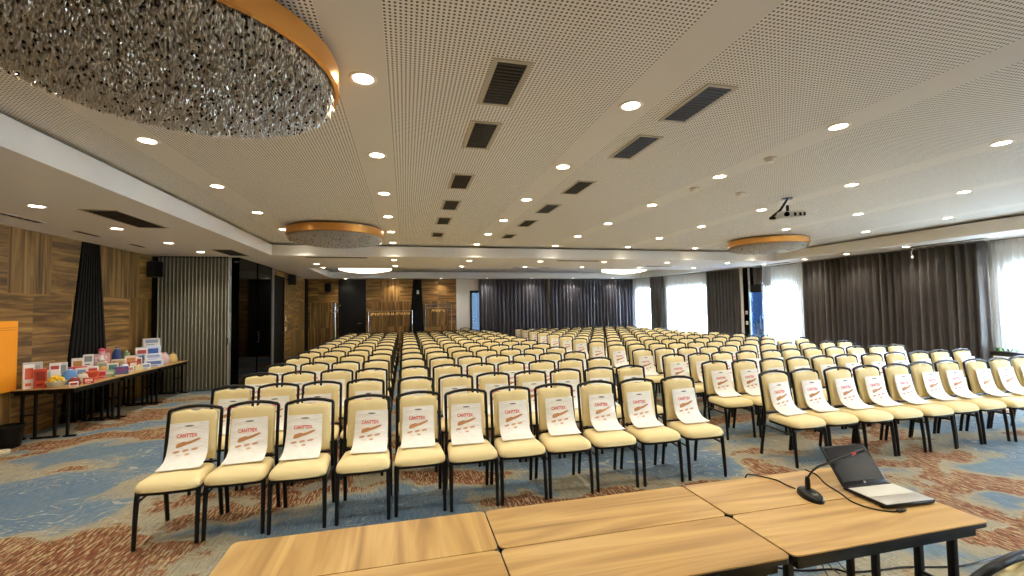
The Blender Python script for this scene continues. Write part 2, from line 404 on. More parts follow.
d.box(2.70, 2.78, 18.76, 18.86, 0, 2.47); d.box(3.32, 3.40, 18.76, 18.86, 0, 2.47); d.box(2.70, 3.40, 18.76, 18.86, 2.37, 2.47); d.box(2.70, 3.40, 18.76, 18.86, 0, 0.12)
d = struct(d.build('door_4', M['black_metal']))
MB().box(2.77, 3.33, 18.80, 18.81, 0.1, 2.38).build('pane', glass('far_door_glass', (0.06, 0.075, 0.09), 0.08), d)
MB().tube([(2.82, 18.76, 0.95), (2.82, 18.72, 0.97), (2.82, 18.72, 1.25), (2.82, 18.76, 1.27)], 0.012).build('handle', M['chrome'], d)
# black niche panel in the far corner
struct(MB().box(-3.72, -3.70, 18.25, 18.78, 0, 2.95).build('trim_7', M['black_matte']))

# pillar and blue glass door on the window side
pl = struct(MB().box(11.38, 11.95, 12.72, 12.97, 0, S).build('column', M['black_gloss']))
struct(MB().box(11.36, 11.40, 12.665, 12.718, 0, S).build('trim_8', M['silver']))
struct(MB().box(11.36, 11.6, 12.975, 13.09, 0, S).build('trim_9', M['white_paint']))
for k, z in enumerate((1.07, 1.42)):
    o = empty('light_switch', (11.375, 12.84, z), 0, ('lower' if k == 0 else 'upper') + ' white switch plate on the black pillar by the windows', 'switch')
    MB().rbox(-0.012, 0.0, -0.05, 0.05, -0.06, 0.06, 0.004).build('plate', M['white_paint'], o); MB().rbox(-0.02, -0.012, -0.02, 0.02, -0.035, 0.035, 0.003).build('rocker', M['silver'], o)

# ------------------------------------------------------------------ slatted wedge panels
def wedge(loc, rz, wt, wbm, h, skew, label):
    o = empty('slatted_panel', loc, rz, label, 'wall panel')
    MB().add([(-wbm / 2, 0, 0), (wbm / 2, 0, 0), (wt / 2 + skew, 0, h), (-wt / 2 + skew, 0, h), (-wbm / 2, .015, 0), (wbm / 2, .015, 0), (wt / 2 + skew, .015, h), (-wt / 2 + skew, .015, h)],
             [(0, 1, 2, 3), (7, 6, 5, 4), (0, 4, 5, 1), (1, 5, 6, 2), (2, 6, 7, 3), (3, 7, 4, 0)]).build('backing', M['black_matte'], o)
    sl = MB(); n = 9
    for k in range(n):
        f = (k + 0.5) / n - 0.5; x0, x1 = f * wbm, f * wt + skew; a, b = wbm / n * 0.28, wt / n * 0.28
        sl.add([(x0 - a, -.012, 0), (x0 + a, -.012, 0), (x1 + b, -.012, h), (x1 - b, -.012, h), (x0 - a, 0, 0), (x0 + a, 0, 0), (x1 + b, 0, h), (x1 - b, 0, h)],
               [(0, 1, 2, 3), (7, 6, 5, 4), (0, 4, 5, 1), (1, 5, 6, 2), (2, 6, 7, 3), (3, 7, 4, 0)])
    sl.build('slats', mat('slat_black', '0b0a08', 0.45, 0.0, 0.2), o)
    return o
wedge((-5.313, 9.18, 0), PI / 2, 0.42, 1.2, 2.96, 0.0, 'black slatted wedge panel in wooden wall behind the goods tables')
wedge((0.45, 18.783, 0), 0.0, 0.33, 0.72, 2.96, 0.05, 'black slatted wedge panel in far wooden wall between coat racks')
o = empty('spotlight', (0.52, 18.70, 2.46), 0, 'small wall spotlight on the far black wedge panel', 'lamp')
MB().rbox(-0.05, 0.05, 0.02, 0.08, -0.05, 0.05, 0.01).build('bracket', M['grey_metal'], o); MB().lathe([(0.03, 0.0), (0.05, -0.04), (0.05, -0.12)], 14).build('shade', M['silver'], o)

# ------------------------------------------------------------------ accordion partition
o = empty('folding_partition', (-4.58, 11.2, 0), 0, 'grey-green accordion folding partition closing the left recess', 'partition')
pm = MB(); n = 19; x0, x1 = -0.66, 0.72
def fold(u, v):
    q = u * n; k = q - math.floor(q); tri = 1 - abs(2 * k - 1)
    return (x0 + (x1 - x0) * u, -0.075 * tri, 0.02 + v * 2.93)
pm.grid(fold, n * 2, 1); pm.build('pleats', M['partition'], o, angle=20)
for k in range(n):
    xx = x0 + (x1 - x0) * (k + 0.5) / n
    MB().rbox(xx - 0.010, xx + 0.010, -0.085, -0.068, 0.02, 2.95, 0.003, 1).build('rib', M['partition_rib'], o)
MB().box(x0, x1, -0.05, 0.05, 2.94, 2.97).build('track', M['black_metal'], o)
MB().rbox(-0.745, -0.665, -0.08, 0.05, 0, 2.96, 0.006).build('post', M['black_matte'], o)
MB().rbox(0.72, 0.745, -0.07, 0.07, 0, 2.96, 0.004).build('lead_post', M['silver'], o)
MB().rbox(0.715, 0.735, -0.10, -0.07, 1.0, 1.15, 0.004).build('handle', M['black_metal'], o)

# ------------------------------------------------------------------ wall loudspeakers
def speaker(loc, rz, label):
    o = empty('wall_loudspeaker', loc, rz, label, 'loudspeaker', 'black wall loudspeakers')
    MB().rbox(-0.11, 0.11, -0.24, -0.06, -0.17, 0.17, 0.02).build('cabinet', M['black_plastic'], o)
    MB().rbox(-0.095, 0.095, -0.252, -0.24, -0.155, 0.155, 0.005).build('grille', M['black_matte'], o)
    MB().tube([(0, 0, 0), (0, -0.07, 0)], 0.02).build('bracket', M['black_metal'], o)
speaker((-5.33, 11.0, 2.66), PI / 2 - 0.4, 'black loudspeaker on wooden wall right before the folding partition')
speaker((-3.72, 15.62, 2.74), PI / 2, 'black loudspeaker high on left wooden wall past the dark door')
speaker((-2.95, 18.8, 2.62), 0.0, 'black loudspeaker high on far wooden wall beside black door')
for k, z in enumerate((1.15, 1.48)):
    o = empty('light_switch', (-3.72, 15.5, z), 0, ('lower' if k == 0 else 'upper') + ' white switch plate on left wooden wall by dark door', 'switch')
    MB().rbox(0, 0.012, -0.06, 0.06, -0.07, 0.07, 0.004).build('plate', M['white_paint'], o); MB().rbox(0.012, 0.02, -0.03, 0.03, -0.04, 0.04, 0.003).build('rocker', M['silver'], o)

# ------------------------------------------------------------------ curtains
def curtain(name, p0, p1, z0, z1, matl, label, cat, folds, amp, seed, nrm):
    rnd = random.Random(seed); ph = [rnd.uniform(0, 6.28) for _ in range(4)]
    P0, P1 = Vector((p0[0], p0[1], 0)), Vector((p1[0], p1[1], 0)); N = Vector((nrm[0], nrm[1], 0)).normalized()
    nu = max(16, int(folds * 8))
    def fn(u, v):
        a = u * folds * 2 * PI
        gather = 0.72 + 0.28 * v
        d = amp * gather * (math.sin(a + 0.9 * math.sin(u * 7 + ph[0]) + 0.25 * v * math.sin(u * 23 + ph[1])) + 0.35 * math.sin(2.17 * a + ph[2] + v * 0.8))
        s = u + 0.25 / max(folds, 1) * 0.3 * math.sin(a * 1.0 + ph[3]) * 0.5
        p = P0.lerp(P1, s) + N * d
        return (p.x, p.y, z1 + (z0 - z1) * v)
    mb = MB(); mb.grid(fn, nu, 6)
    e = empty(name, (P0.x, P0.y, 0), 0, label, cat)
    me = mb.xf(Matrix.Translation((-P0.x, -P0.y, 0)))
    ob = me.build('fabric', matl, e, angle=180)
    so = ob.modifiers.new('thickness', 'SOLIDIFY'); so.thickness = 0.004
    if matl is M['sheer']: ob.modifiers.remove(so)
    q0, q1 = P0.lerp(P1, 0.0) - P0, P1 - P0
    MB().tube([(q0.x, q0.y, z1 + 0.012), (q1.x, q1.y, z1 + 0.012)], 0.010, 6).build('rail', M['grey_metal'], e)
    return e
ZT = S - 0.03
curtain('drape', (11.70, 6.56), (11.70, 10.88), 0.03, ZT, M['drape'], 'widest brown-grey drape, between the nearest window and glass door', 'curtain', 25, 0.09, 3, (1, 0))
curtain('sheer_curtain', (11.82, 10.85), (11.82, 12.22), 0.03, ZT, M['sheer'], 'white sheer curtain over the glazed opening beside the black pillar', 'curtain', 16, 0.025, 5, (1, 0))
curtain('sheer_curtain', (11.87, 3.3), (11.87, 6.56), 0.62, ZT, M['sheer'], 'white sheer curtain over the nearest bright window, above the plants', 'curtain', 28, 0.025, 6, (1, 0))
curtain('sheer_curtain', (11.87, -2.4), (11.87, 3.2), 0.62, ZT, M['sheer'], 'white sheer curtain over added unseen windows beside the presenter tables', 'curtain', 40, 0.025, 8, (1, 0))
def on(yy, off): return on_slant(yy, off)
nv = (nn.x, nn.y)
curtain('drape', on(13.16, .17), on(14.49, .17), 0.03, ZT, M['drape'], 'brown-grey drape just behind the black pillar', 'curtain', 9, 0.06, 11, nv)
curtain('sheer_curtain', on(14.40, .04), on(16.75, .04), 0.03, ZT, M['sheer'], 'wide white sheer curtain between the two narrow drapes', 'curtain', 18, 0.025, 12, nv)
curtain('drape', on(16.69, .17), on(17.45, .17), 0.03, ZT, M['drape'], 'narrowest brown-grey drape, between two white sheers', 'curtain', 5, 0.055, 13, nv)
curtain('sheer_curtain', on(17.40, .04), on(18.70, .04), 0.03, ZT, M['sheer'], 'narrow white sheer curtain in the far corner by dark drapes', 'curtain', 10, 0.025, 14, nv)
curtain('drape', (3.06, 18.62), (6.16, 18.62), 0.03, ZT, M['drape_dim'], 'dark drape on the far wall next to the glazed door', 'curtain', 19, 0.07, 15, (0, 1))
curtain('drape', (6.26, 18.62), (10.30, 18.62), 0.03, ZT, M['drape_dim'], 'dark drape on the far wall ending at the corner sheer', 'curtain', 25, 0.07, 16, (0, 1))
# short dark pelmet and blue glass leaf right of the pillar
o = empty('glass_door_leaf', (11.42, 12.19, 0), 0, 'blue glass door leaf with sky reflections in its tint, beside the black pillar', 'door')
MB().box(-0.01, 0.01, 0.0, 0.46, 0.03, 2.10).build('pane', M['blue_glass'], o)
MB().box(-0.03, 0.03, -0.0, 0.46, 2.10, 2.36).build('top_closer', M['black_metal'], o)
MB().tube([(-0.01, 0.05, 0.9), (-0.06, 0.05, 0.92), (-0.06, 0.05, 1.3), (-0.01, 0.05, 1.32)], 0.012).build('handle', M['chrome'], o)
curtain('drape', (11.52, 12.24), (11.52, 12.62), 2.36, ZT, M['drape'], 'short bunched dark drape hanging above the blue glass leaf', 'curtain', 4, 0.04, 19, (1, 0))

# window ledge with plants
struct(MB().rbox(11.52, 11.78, 2.5, 6.44, 0, 0.60, 0.01).build('window_ledge', M['white_paint']))
def plant_box(loc, n, seed, label):
    o = empty('planter', loc, 0, label, 'plant', 'planters on the window ledge')
    MB().rbox(-0.12, 0.12, -0.33, 0.33, 0, 0.09, 0.01).build('box', M['black_plastic'], o)
    rnd = random.Random(seed); f = MB()
    for k in range(n):
        x, y = rnd.uniform(-.1, .1), rnd.uniform(-.32, .32); a = rnd.uniform(0, 6.28); ln = rnd.uniform(.05, .11); tl = rnd.uniform(.2, .9)
        dx, dy = math.cos(a), math.sin(a); base = Vector((x, y, .085)); tip = base + Vector((dx * ln * tl, dy * ln * tl, ln)); md = base.lerp(tip, .5); sd = Vector((-dy, dx, 0)) * ln * .22
        f.add([base, md + sd, tip, md - sd, md + Vector((0, 0, .012))], [(0, 1, 4), (1, 2, 4), (2, 3, 4), (3, 0, 4)])
    tag(f.build('foliage', M['leaf'], o), kind='stuff')
plant_box((11.65, 6.16, 0.60), 40, 1, 'dark planter with sparse leaves at drape end of window ledge')
plant_box((11.65, 5.46, 0.60), 170, 2, 'dark planter full of green leaves on the window ledge')

# ------------------------------------------------------------------ ceiling fittings
def make_downlight():
    o = empty('downlight')
    MB().lathe([(0.065, -0.004), (0.085, -0.008), (0.092, -0.002), (0.092, 0.0)], 24, cap=False).build('trim_ring', M['white_paint'], o)
    MB().lathe([(0.0005, -0.003), (0.066, -0.003)], 24, cap=False).build('lens', M['lamp_glow'], o)
    ld = bpy.data.lights.new('downlight_beam', 'SPOT'); ld.energy = SPOT_W; ld.color = (1.0, 0.93, 0.82); ld.spot_size = math.radians(125); ld.spot_blend = 0.7; ld.shadow_soft_size = 0.06
    lo = bpy.data.objects.new('downlight_beam', ld); C.objects.link(lo); lo.parent = o; lo.location = (0, 0, -0.012)
    return o
light0 = None
def downlight(x, y, z, label, group):
    global light0
    if light0 is None: light0 = make_downlight(); o = light0
    else: o = copy_tree(light0)
    o.location = (x, y, z); tag(o, label, 'ceiling light', group)
LX = [-2.2, -0.26, 1.68, 3.66, 5.65, 7.65, 9.75]; LY = [0.0, 1.5, 2.99, 4.48, 5.97, 7.47, 8.95, 10.42]  # front two rows are unseen, added to light the front
LINE = ['line by the wooden wall', 'line by left vents', 'line between vents', 'middle line', 'line by the projector', 'second line from windows', 'line by the windows']
LINE = [f'{ORD[i]} line from wooden wall' for i in range(7)]
for j, y in enumerate(LY):
    for i, x in enumerate(LX):
        if math.hypot(x + 1.24, y - 2.8) < 0.97 or math.hypot(x - 8.4, y - 2.8) < 0.97: continue
        if math.hypot(x + 1.24, y - 8.75) < 0.9 or math.hypot(x - 8.4, y - 8.75) < 0.9: continue
        downlight(x, y, CZ, f'round ceiling downlight in perforated ceiling, row {ORD[j]} from front, {LINE[i]}', 'downlights in the perforated ceiling')
for j, y in enumerate((0.3, 1.8, 3.25, 4.68, 6.13, 7.58, 9.03, 10.3)):
    downlight(-4.08, y, S, f'round downlight in lowered ceiling by wooden wall, {ORD[j]} from the front', 'downlights in the lowered ceiling by the wooden wall')
for j, y in enumerate((0.3, 1.8, 3.25, 4.68, 6.13, 7.65, 9.06, 10.3, 11.8)):
    downlight(11.15, y, S, f'round downlight in lowered ceiling above window drapes, {ORD[j]} from the front', 'downlights in the lowered ceiling by the windows')
for j, x in enumerate((-2.3, -0.26, 1.65, 3.6, 5.48, 7.5, 9.55)):
    downlight(x, 11.5 if j else 12.68, S, f'round downlight in lowered band before rear tray, {ORD[j]} from wooden wall', 'downlights before the rear tray')
    downlight(x, 13.1 if j else 13.7, S, f'round downlight at front edge of rear tray, {ORD[j]} from wooden wall', 'downlights at the edge of the rear tray')
for j, x in enumerate((-2.26, -0.43, 1.46, 3.35, 5.3, 7.2, 9.1)):
    downlight(x, 18.45 if x < 2 else 18.25, S, f'round downlight close to the far wall, {ORD[j]} from wooden wall', 'downlights along the far wall')

vent_cache = {}
def vent(x, y, z, wx, wy, label, group, slats=14, fw=0.03):
    key = (wx, wy, slats)
    if key not in vent_cache:
        o = empty('air_vent'); a, b = wx / 2, wy / 2
        fr = MB(); fr.box(-a - fw, -a, -b - fw, b + fw, -0.008, 0); fr.box(a, a + fw, -b - fw, b + fw, -0.008, 0); fr.box(-a, a, -b - fw, -b, -0.008, 0); fr.box(-a, a, b, b + fw, -0.008, 0)
        fr.build('frame', M['vent_frame'], o)
        MB().box(-a, a, -b, b, -0.003, -0.001).build('duct', M['black_matte'], o)
        g = MB()
        for k in range(slats):
            yy = -b + (k + 0.5) * wy / slats; g.box(-a, a, yy - wy / slats * 0.3, yy + wy / slats * 0.3, -0.009, -0.004)
        g.build('grille', M['vent_dark'], o); vent_cache[key] = o
    else: o = copy_tree(vent_cache[key])
    o.location = (x, y, z); tag(o, label, 'air vent', group)
for ci, (vx, nm) in enumerate(((0.66, 'nearer the wooden wall'), (2.16, 'nearer the windows'))):
    for j, y in enumerate((2.88, 3.80, 5.25, 6.48, 7.68, 9.15)):
        vent(vx, y, CZ, 0.19, 0.56 if j < 5 else 0.45, f'dark ceiling vent, {ORD[j]} from the front in the row {nm}', 'vents in the perforated ceiling')
for j, (y, ly) in enumerate(((6.82, 1.15), (10.35, 1.0), (3.4, 1.15))):
    vent(-3.54, y, S, 0.34, ly, ('large dark vent in lowered ceiling near wooden wall, ' + ('middle one', 'far one by the partition', 'near one')[j]), 'large vents in the lowered ceiling')
for j, (y, ly) in enumerate(((6.86, 0.72), (8.12, 0.5), (9.44, 0.42))):
    vent(-4.75, y, S, 0.07, ly, f'thin slot vent hugging the wooden wall, {ORD[j]} from the front', 'slot vents by the wooden wall', 6, 0.01)
for j, (x, y, lx) in enumerate(((-1.55, 11.02, 1.35), (4.6, 11.25, 1.2), (3.9, 13.4, 1.15), (7.9, 12.6, 0.9))):
    vent(x, y, S, lx, 0.16, 'long dark slot vent in rear ceiling, ' + ('by the wooden wall', 'mid room', 'at the tray edge', 'toward the windows')[j], 'slot vents in the rear ceiling', 3, 0.01)
for j, (y, ly) in enumerate(((7.1, 1.5), (11.7, 1.3))):
    vent(11.35, y, S, 0.16, ly, 'long slot vent in front of the window drapes, ' + ('near one', 'far one')[j], 'slot vents by the windows', 4, 0.01)
for j, (x, y) in enumerate(((3.73, 3.8), (4.49, 5.1), (3.7, 5.0))):
    o = empty('smoke_detector', (x, y, CZ), 0, 'small white smoke detector on the ceiling, ' + ('largest one', 'closest to the projector', 'between two downlights')[j], 'smoke detector')
    MB().lathe([(0.05, 0), (0.052, -0.02), (0.04, -0.045), (0.001, -0.05)], 20, cap=False).build('housing', M['white_paint'], o); MB().lathe([(0.06, 0.0), (0.06, -0.008), (0.045, -0.01)], 20, cap=False).build('base', M['vent_frame'], o)

# chandeliers
def make_chandelier():
    o = empty('crystal_chandelier'); R = 0.85
    MB().lathe([(R, -0.04), (R, -0.165), (R - 0.02, -0.172), (R - 0.03, -0.165), (R - 0.03, -0.04), (R, -0.04)], 72, cap=False).build('rim', M['gold'], o)
    MB().lathe([(0.001, -0.0), (R - 0.06, -0.0), (R - 0.06, -0.05), (R - 0.03, -0.05)], 48, cap=False).build('ceiling_plate', mat('chandelier_plate', '8d8271', 0.3, 0.6), o)
    rnd = random.Random(4)
    def gem(mb, x, y, z, r, h):
        a = rnd.uniform(0, 1.57)
        p = [(x + r * math.cos(a + k * PI / 2), y + r * math.sin(a + k * PI / 2), z) for k in range(4)] + [(x, y, z + h), (x, y, z - h)]
        mb.add(p, [(0, 1, 4), (1, 2, 4), (2, 3, 4), (3, 0, 4), (1, 0, 5), (2, 1, 5), (3, 2, 5), (0, 3, 5)])
    cl, dk = MB(), MB(); n = 11500
    for k in range(n):
        r = (R - 0.035) * math.sqrt((k + 0.5) / n); a = k * 2.399963; x, y = r * math.cos(a) + rnd.uniform(-.006, .006), r * math.sin(a) + rnd.uniform(-.006, .006)
        zb = -0.200 - 0.110 * (1 - (r / R) ** 2) + rnd.uniform(-0.022, 0.022)
        if rnd.random() < 0.065: gem(dk, x, y, zb - 0.008, 0.0088, 0.010)
        else:
            gem(cl, x, y, zb, 0.0068, 0.017)
            if rnd.random() < 0.45 or r > R - 0.1: gem(cl, x, y, zb + 0.045, 0.006, 0.02)
    tag(cl.build('clear_crystals', M['crystal_clear'], o, angle=1), kind='stuff'); tag(dk.build('dark_crystals', M['crystal_dark'], o, angle=1), kind='stuff')
    return o
ch = make_chandelier(); ch.location = (-1.24, 2.8, CZ); tag(ch, 'largest and nearest gold-rimmed crystal chandelier, over the left front', 'chandelier', 'gold-rimmed chandeliers')
c2 = copy_tree(ch); c2.location = (-1.24, 8.75, CZ); tag(c2, 'gold-rimmed crystal chandelier further back, by the lowered wooden-wall ceiling', 'chandelier')
c3 = copy_tree(ch); c3.location = (8.4, 8.75, CZ); tag(c3, 'gold-rimmed crystal chandelier on the window side, behind the projector', 'chandelier')
for x, lb in ((-1.24, 'brightly lit chandelier in the rear tray, above the black door'), (7.95, 'brightly lit chandelier in the rear tray, toward the window corner')):
    c4 = copy_tree(ch); c4.location = (x, 15.0, CZ + 0.0); tag(c4, lb, 'chandelier', 'lit chandeliers in the rear tray')
    for cc in c4.children:
        if cc.name.startswith('clear_crystals'): cc.data = cc.data.copy(); cc.data.materials[0] = M['crystal_lit']

# projector
o = empty('ceiling_projector', (5.42, 5.25, CZ), -0.35, 'white projector hanging from the ceiling on a black arm', 'projector')
MB().rbox(-0.17, 0.17, -0.14, 0.14, -0.31, -0.21, 0.02, 3).build('housing', mat('projector_white', 'cfcdc4', 0.5), o)
MB().lathe([(0.03, 0.0), (0.035, 0.02), (0.035, 0.03)], 16).xf(Matrix.Translation((-0.09, -0.14, -0.26)) @ Matrix.Rotation(PI / 2, 4, 'X')).build('lens', M['black_gloss'], o)
MB().tube([(-0.25, -0.05, -0.28), (-0.10, 0.0, -0.17), (0.0, 0.0, -0.02), (0.0, 0.0, 0.0)], 0.018).tube([(0.0, 0, -0.10), (0.0, 0, -0.21)], 0.02).build('arm', M['black_metal'], o)
MB().lathe([(0.07, 0), (0.07, -0.015)], 18).build('ceiling_mount', M['black_metal'], o)
for x in (0.03, 0.10, 0.155): MB().rbox(x - 0.015, x + 0.015, -0.149, -0.139, -0.285, -0.235, 0.003).build('vent_opening', M['black_matte'], o)
MB().rbox(-0.27, -0.19, -0.06, -0.02, -0.31, -0.27, 0.008).build('cable_clip', M['black_plastic'], o)

# hanging pull in front of the wide drape
o = empty('ceiling_pullcord', (11.42, 7.72, S), 0, 'small white sensor dangling on wires before the wide drape', 'pullcord')
MB().tube([(0, 0, 0), (0.0, -0.02, -0.06), (0.0, 0.02, -0.12), (0, 0, -0.2)], 0.006, 6).tube([(0, -.08, -.07), (0, 0.02, -.03), (0, .06, 0.0)], 0.005, 6).build('wire', M['white_paint'], o)
MB().lathe([(0.005, -0.18), (0.025, -0.21), (0.02, -0.25), (0.003, -0.265)], 12).build('pullcord_end', M['white_paint'], o)

# ------------------------------------------------------------------ banquet chair
def cushion(outline, levels, mp, mi=0):
    """outline: 2-D points; levels: (height, scale); mp maps (a, b, h) to 3-D"""
    n = len(outline); cx = sum(p[0] for p in outline) / n; cy = sum(p[1] for p in outline) / n; mb = MB()
    rings = [[mp(cx + (x - cx) * s, cy + (y - cy) * s, h) for x, y in outline] for h, s in levels]
    mb.loft(rings); return mb
def round_poly(pts, r, seg=5):
    out = []; n = len(pts)
    for i in range(n):
        p = Vector((*pts[i], 0)); a = Vector((*pts[i - 1], 0)) - p; b = Vector((*pts[(i + 1) % n], 0)) - p; rr = min(r, a.length / 2.2, b.length / 2.2)
        s, e = p + a.normalized() * rr, p + b.normalized() * rr
        for k in range(seg + 1):
            t = k / seg; q = (1 - t) ** 2 * s + 2 * t * (1 - t) * p + t * t * e; out.append((q.x, q.y))
    return out
seat_outline = round_poly([(-0.219, -0.255), (0, -0.268), (0.219, -0.255), (0.192, 0.165), (-0.192, 0.165)], 0.07)
def seat_map(a, b, h):
    return (a, b, h - (0.018 * max(0, (-b - 0.15) / 0.1) ** 2 if h > 0.43 else 0))
seat_mb = cushion(seat_outline, [(0.405, 0.955), (0.415, 0.99), (0.435, 1.0), (0.455, 0.985), (0.472, 0.93), (0.484, 0.80), (0.490, 0.55), (0.492, 0.2)], seat_map)
def back_pt(a, s, h):
    """s runs up the back, h is the padding depth toward the sitter"""
    y0, z0 = 0.168, 0.50; ty, tz = 0.160, 0.987
    return (a, y0 + s * ty + h * -tz, z0 + s * tz + h * ty)
bo = [(-0.176, 0.0), (0.176, 0.0), (0.174, 0.21), (0.172, 0.375), (0.160, 0.392), (0.10, 0.405), (0.045, 0.412), (0.028, 0.402), (0.0, 0.397), (-0.028, 0.402), (-0.045, 0.412), (-0.10, 0.405), (-0.160, 0.392), (-0.172, 0.375), (-0.174, 0.21)]
bo2 = []
for i in range(len(bo)):
    p, q = bo[i], bo[(i + 1) % len(bo)]; k = max(1, int(math.hypot(p[0] - q[0], p[1] - q[1]) / 0.06))
    bo2 += [(p[0] + (q[0] - p[0]) * t / k, p[1] + (q[1] - p[1]) * t / k) for t in range(k)]
back_mb = cushion(bo2, [(-0.014, 0.97), (-0.008, 1.0), (0.012, 1.0), (0.022, 0.975), (0.030, 0.90), (0.035, 0.72), (0.037, 0.3)], back_pt)
def rear_leg(s): return MB().tube([(s * 0.200, 0.243, 0.0), (s * 0.199, 0.225, 0.13), (s * 0.1985, 0.19, 0.33), (s * 0.198, 0.172, 0.45)], [0.0165, 0.0175, 0.018, 0.016], 8)
def front_leg(s): return MB().tube([(s * 0.202, -0.240, 0.0), (s * 0.201, -0.228, 0.20), (s * 0.199, -0.214, 0.36), (s * 0.197, -0.206, 0.405)], [0.0150, 0.0170, 0.0185, 0.018], 8)
half = [(0.198, 0.172, 0.44), (0.1975, 0.172, 0.50), (0.197, 0.194, 0.64), (0.196, 0.231, 0.880), (0.194, 0.234, 0.896), (0.187, 0.2355, 0.905), (0.12, 0.239, 0.922), (0.06, 0.241, 0.930), (0.0, 0.2415, 0.933)]
frame_path = half + [(-x, y, z) for x, y, z in half[-2::-1]]
def back_frame(): return MB().tube(frame_path, 0.0140, 8).tube([(-0.198, 0.178, 0.475), (0.198, 0.178, 0.475)], 0.009, 6)
def seat_frame(): 
    mb = MB(); mb.prism([(x * 0.975, y * 0.975) for x, y in seat_outline], 0.388, 0.408); return mb
def side_rail(s): return MB().tube([(s * 0.204, -0.220, 0.325), (s * 0.203, 0.192, 0.345)], 0.0095, 6)
cm = {'seat': seat_mb.mesh('seat', M['cream'], 60), 'backrest': back_mb.mesh('backrest', M['cream'], 60), 'back_frame': back_frame().mesh('back_frame', M['black_metal'], 60),
      'seat_frame': seat_frame().mesh('seat_frame', M['black_metal'])}
legs = [f(s).mesh('leg', M['black_metal'], 60) for f in (front_leg, rear_leg) for s in (-1, 1)]
rails = [side_rail(s).mesh('side_rail', M['black_metal'], 60) for s in (-1, 1)]
whole = MB()
for q in [back_frame(), seat_frame()] + [f(s) for f in (front_leg, rear_leg, side_rail) for s in (-1, 1)]: whole.add(q.v, q.f)
cm['frame'] = whole.mesh('frame', M['black_metal'], 60)
def part(name, me, parent):
    o = bpy.data.objects.new(name, me); C.objects.link(o); o.parent = parent; return o
def make_chair(full):
    o = empty('banquet_chair'); part('seat', cm['seat'], o); part('backrest', cm['backrest'], o)
    if full:
        part('back_frame', cm['back_frame'], o); part('seat_frame', cm['seat_frame'], o)
        for q in legs: part('leg', q, o)
        for q in rails: part('side_rail', q, o)
    else: part('frame', cm['frame'], o)
    return o
chair_src = {}
def place_chair(x, y, rz, full, label, group):
    if full not in chair_src: o = chair_src[full] = make_chair(full)
    else: o = copy_tree(chair_src[full])
    o.location = (x, y, 0); o.rotation_euler = (0, 0, rz); tag(o, label, 'chair', group); return o

# ------------------------------------------------------------------ printed carrier bag that stands on a seat and leans on the backrest
prof = [(0.150, 0.322), (0.136, 0.235), (0.118, 0.150), (0.090, 0.075), (0.045, 0.034), (-0.015, 0.018), (-0.075, 0.012)]   # (y, z) above the seat
seg_l = [0.0]
for a, b in zip(prof, prof[1:]): seg_l.append(seg_l[-1] + math.hypot(a[0] - b[0], a[1] - b[1]))
BL = seg_l[-1]
def bag_center(s):
    s = min(max(s, 0), BL)
    for i in range(len(prof) - 1):
        if s <= seg_l[i + 1] + 1e-9:
            k = (s - seg_l[i]) / (seg_l[i + 1] - seg_l[i]); a, b = prof[i], prof[i + 1]
            return (a[0] + (b[0] - a[0]) * k, a[1] + (b[1] - a[1]) * k)
def bag_frame(s):
    c = bag_center(s); p, q = bag_center(s - 0.02), bag_center(s + 0.02); t = Vector((0, q[0] - p[0], q[1] - p[1])).normalized()
    return c, Vector((0, t.z, -t.y)) if t.z < 0 else Vector((0, -t.z, t.y))
def bag_half(s): return 0.140 + 0.012 * s / BL
def bag_th(s, u): return 0.003 + 0.011 * math.sin(PI * min(max(s / BL, 0), 1)) ** 0.7 * (1 - abs(u) ** 2.5)
def bag_pt(u, s, side=1, off=0.0):
    c, nrm = bag_frame(s); d = bag_th(s, u) * side + off
    return (u * bag_half(s), c[0] + nrm.y * d, c[1] + nrm.z * d)
def bag_body():
    mb = MB(); nu, ns = 10, 14
    rings = []
    for j in range(ns + 1):
        s = BL * j / ns; ring = [bag_pt(-1 + 2 * i / nu, s, 1) for i in range(nu + 1)] + [bag_pt(1 - 2 * i / nu, s, -1) for i in range(1, nu)]
        rings.append(ring)
    mb.loft(rings); return mb
def on_bag(pts2, off=0.0012):
    return [bag_pt(x / bag_half(s), s, 1, off) for x, s in pts2]
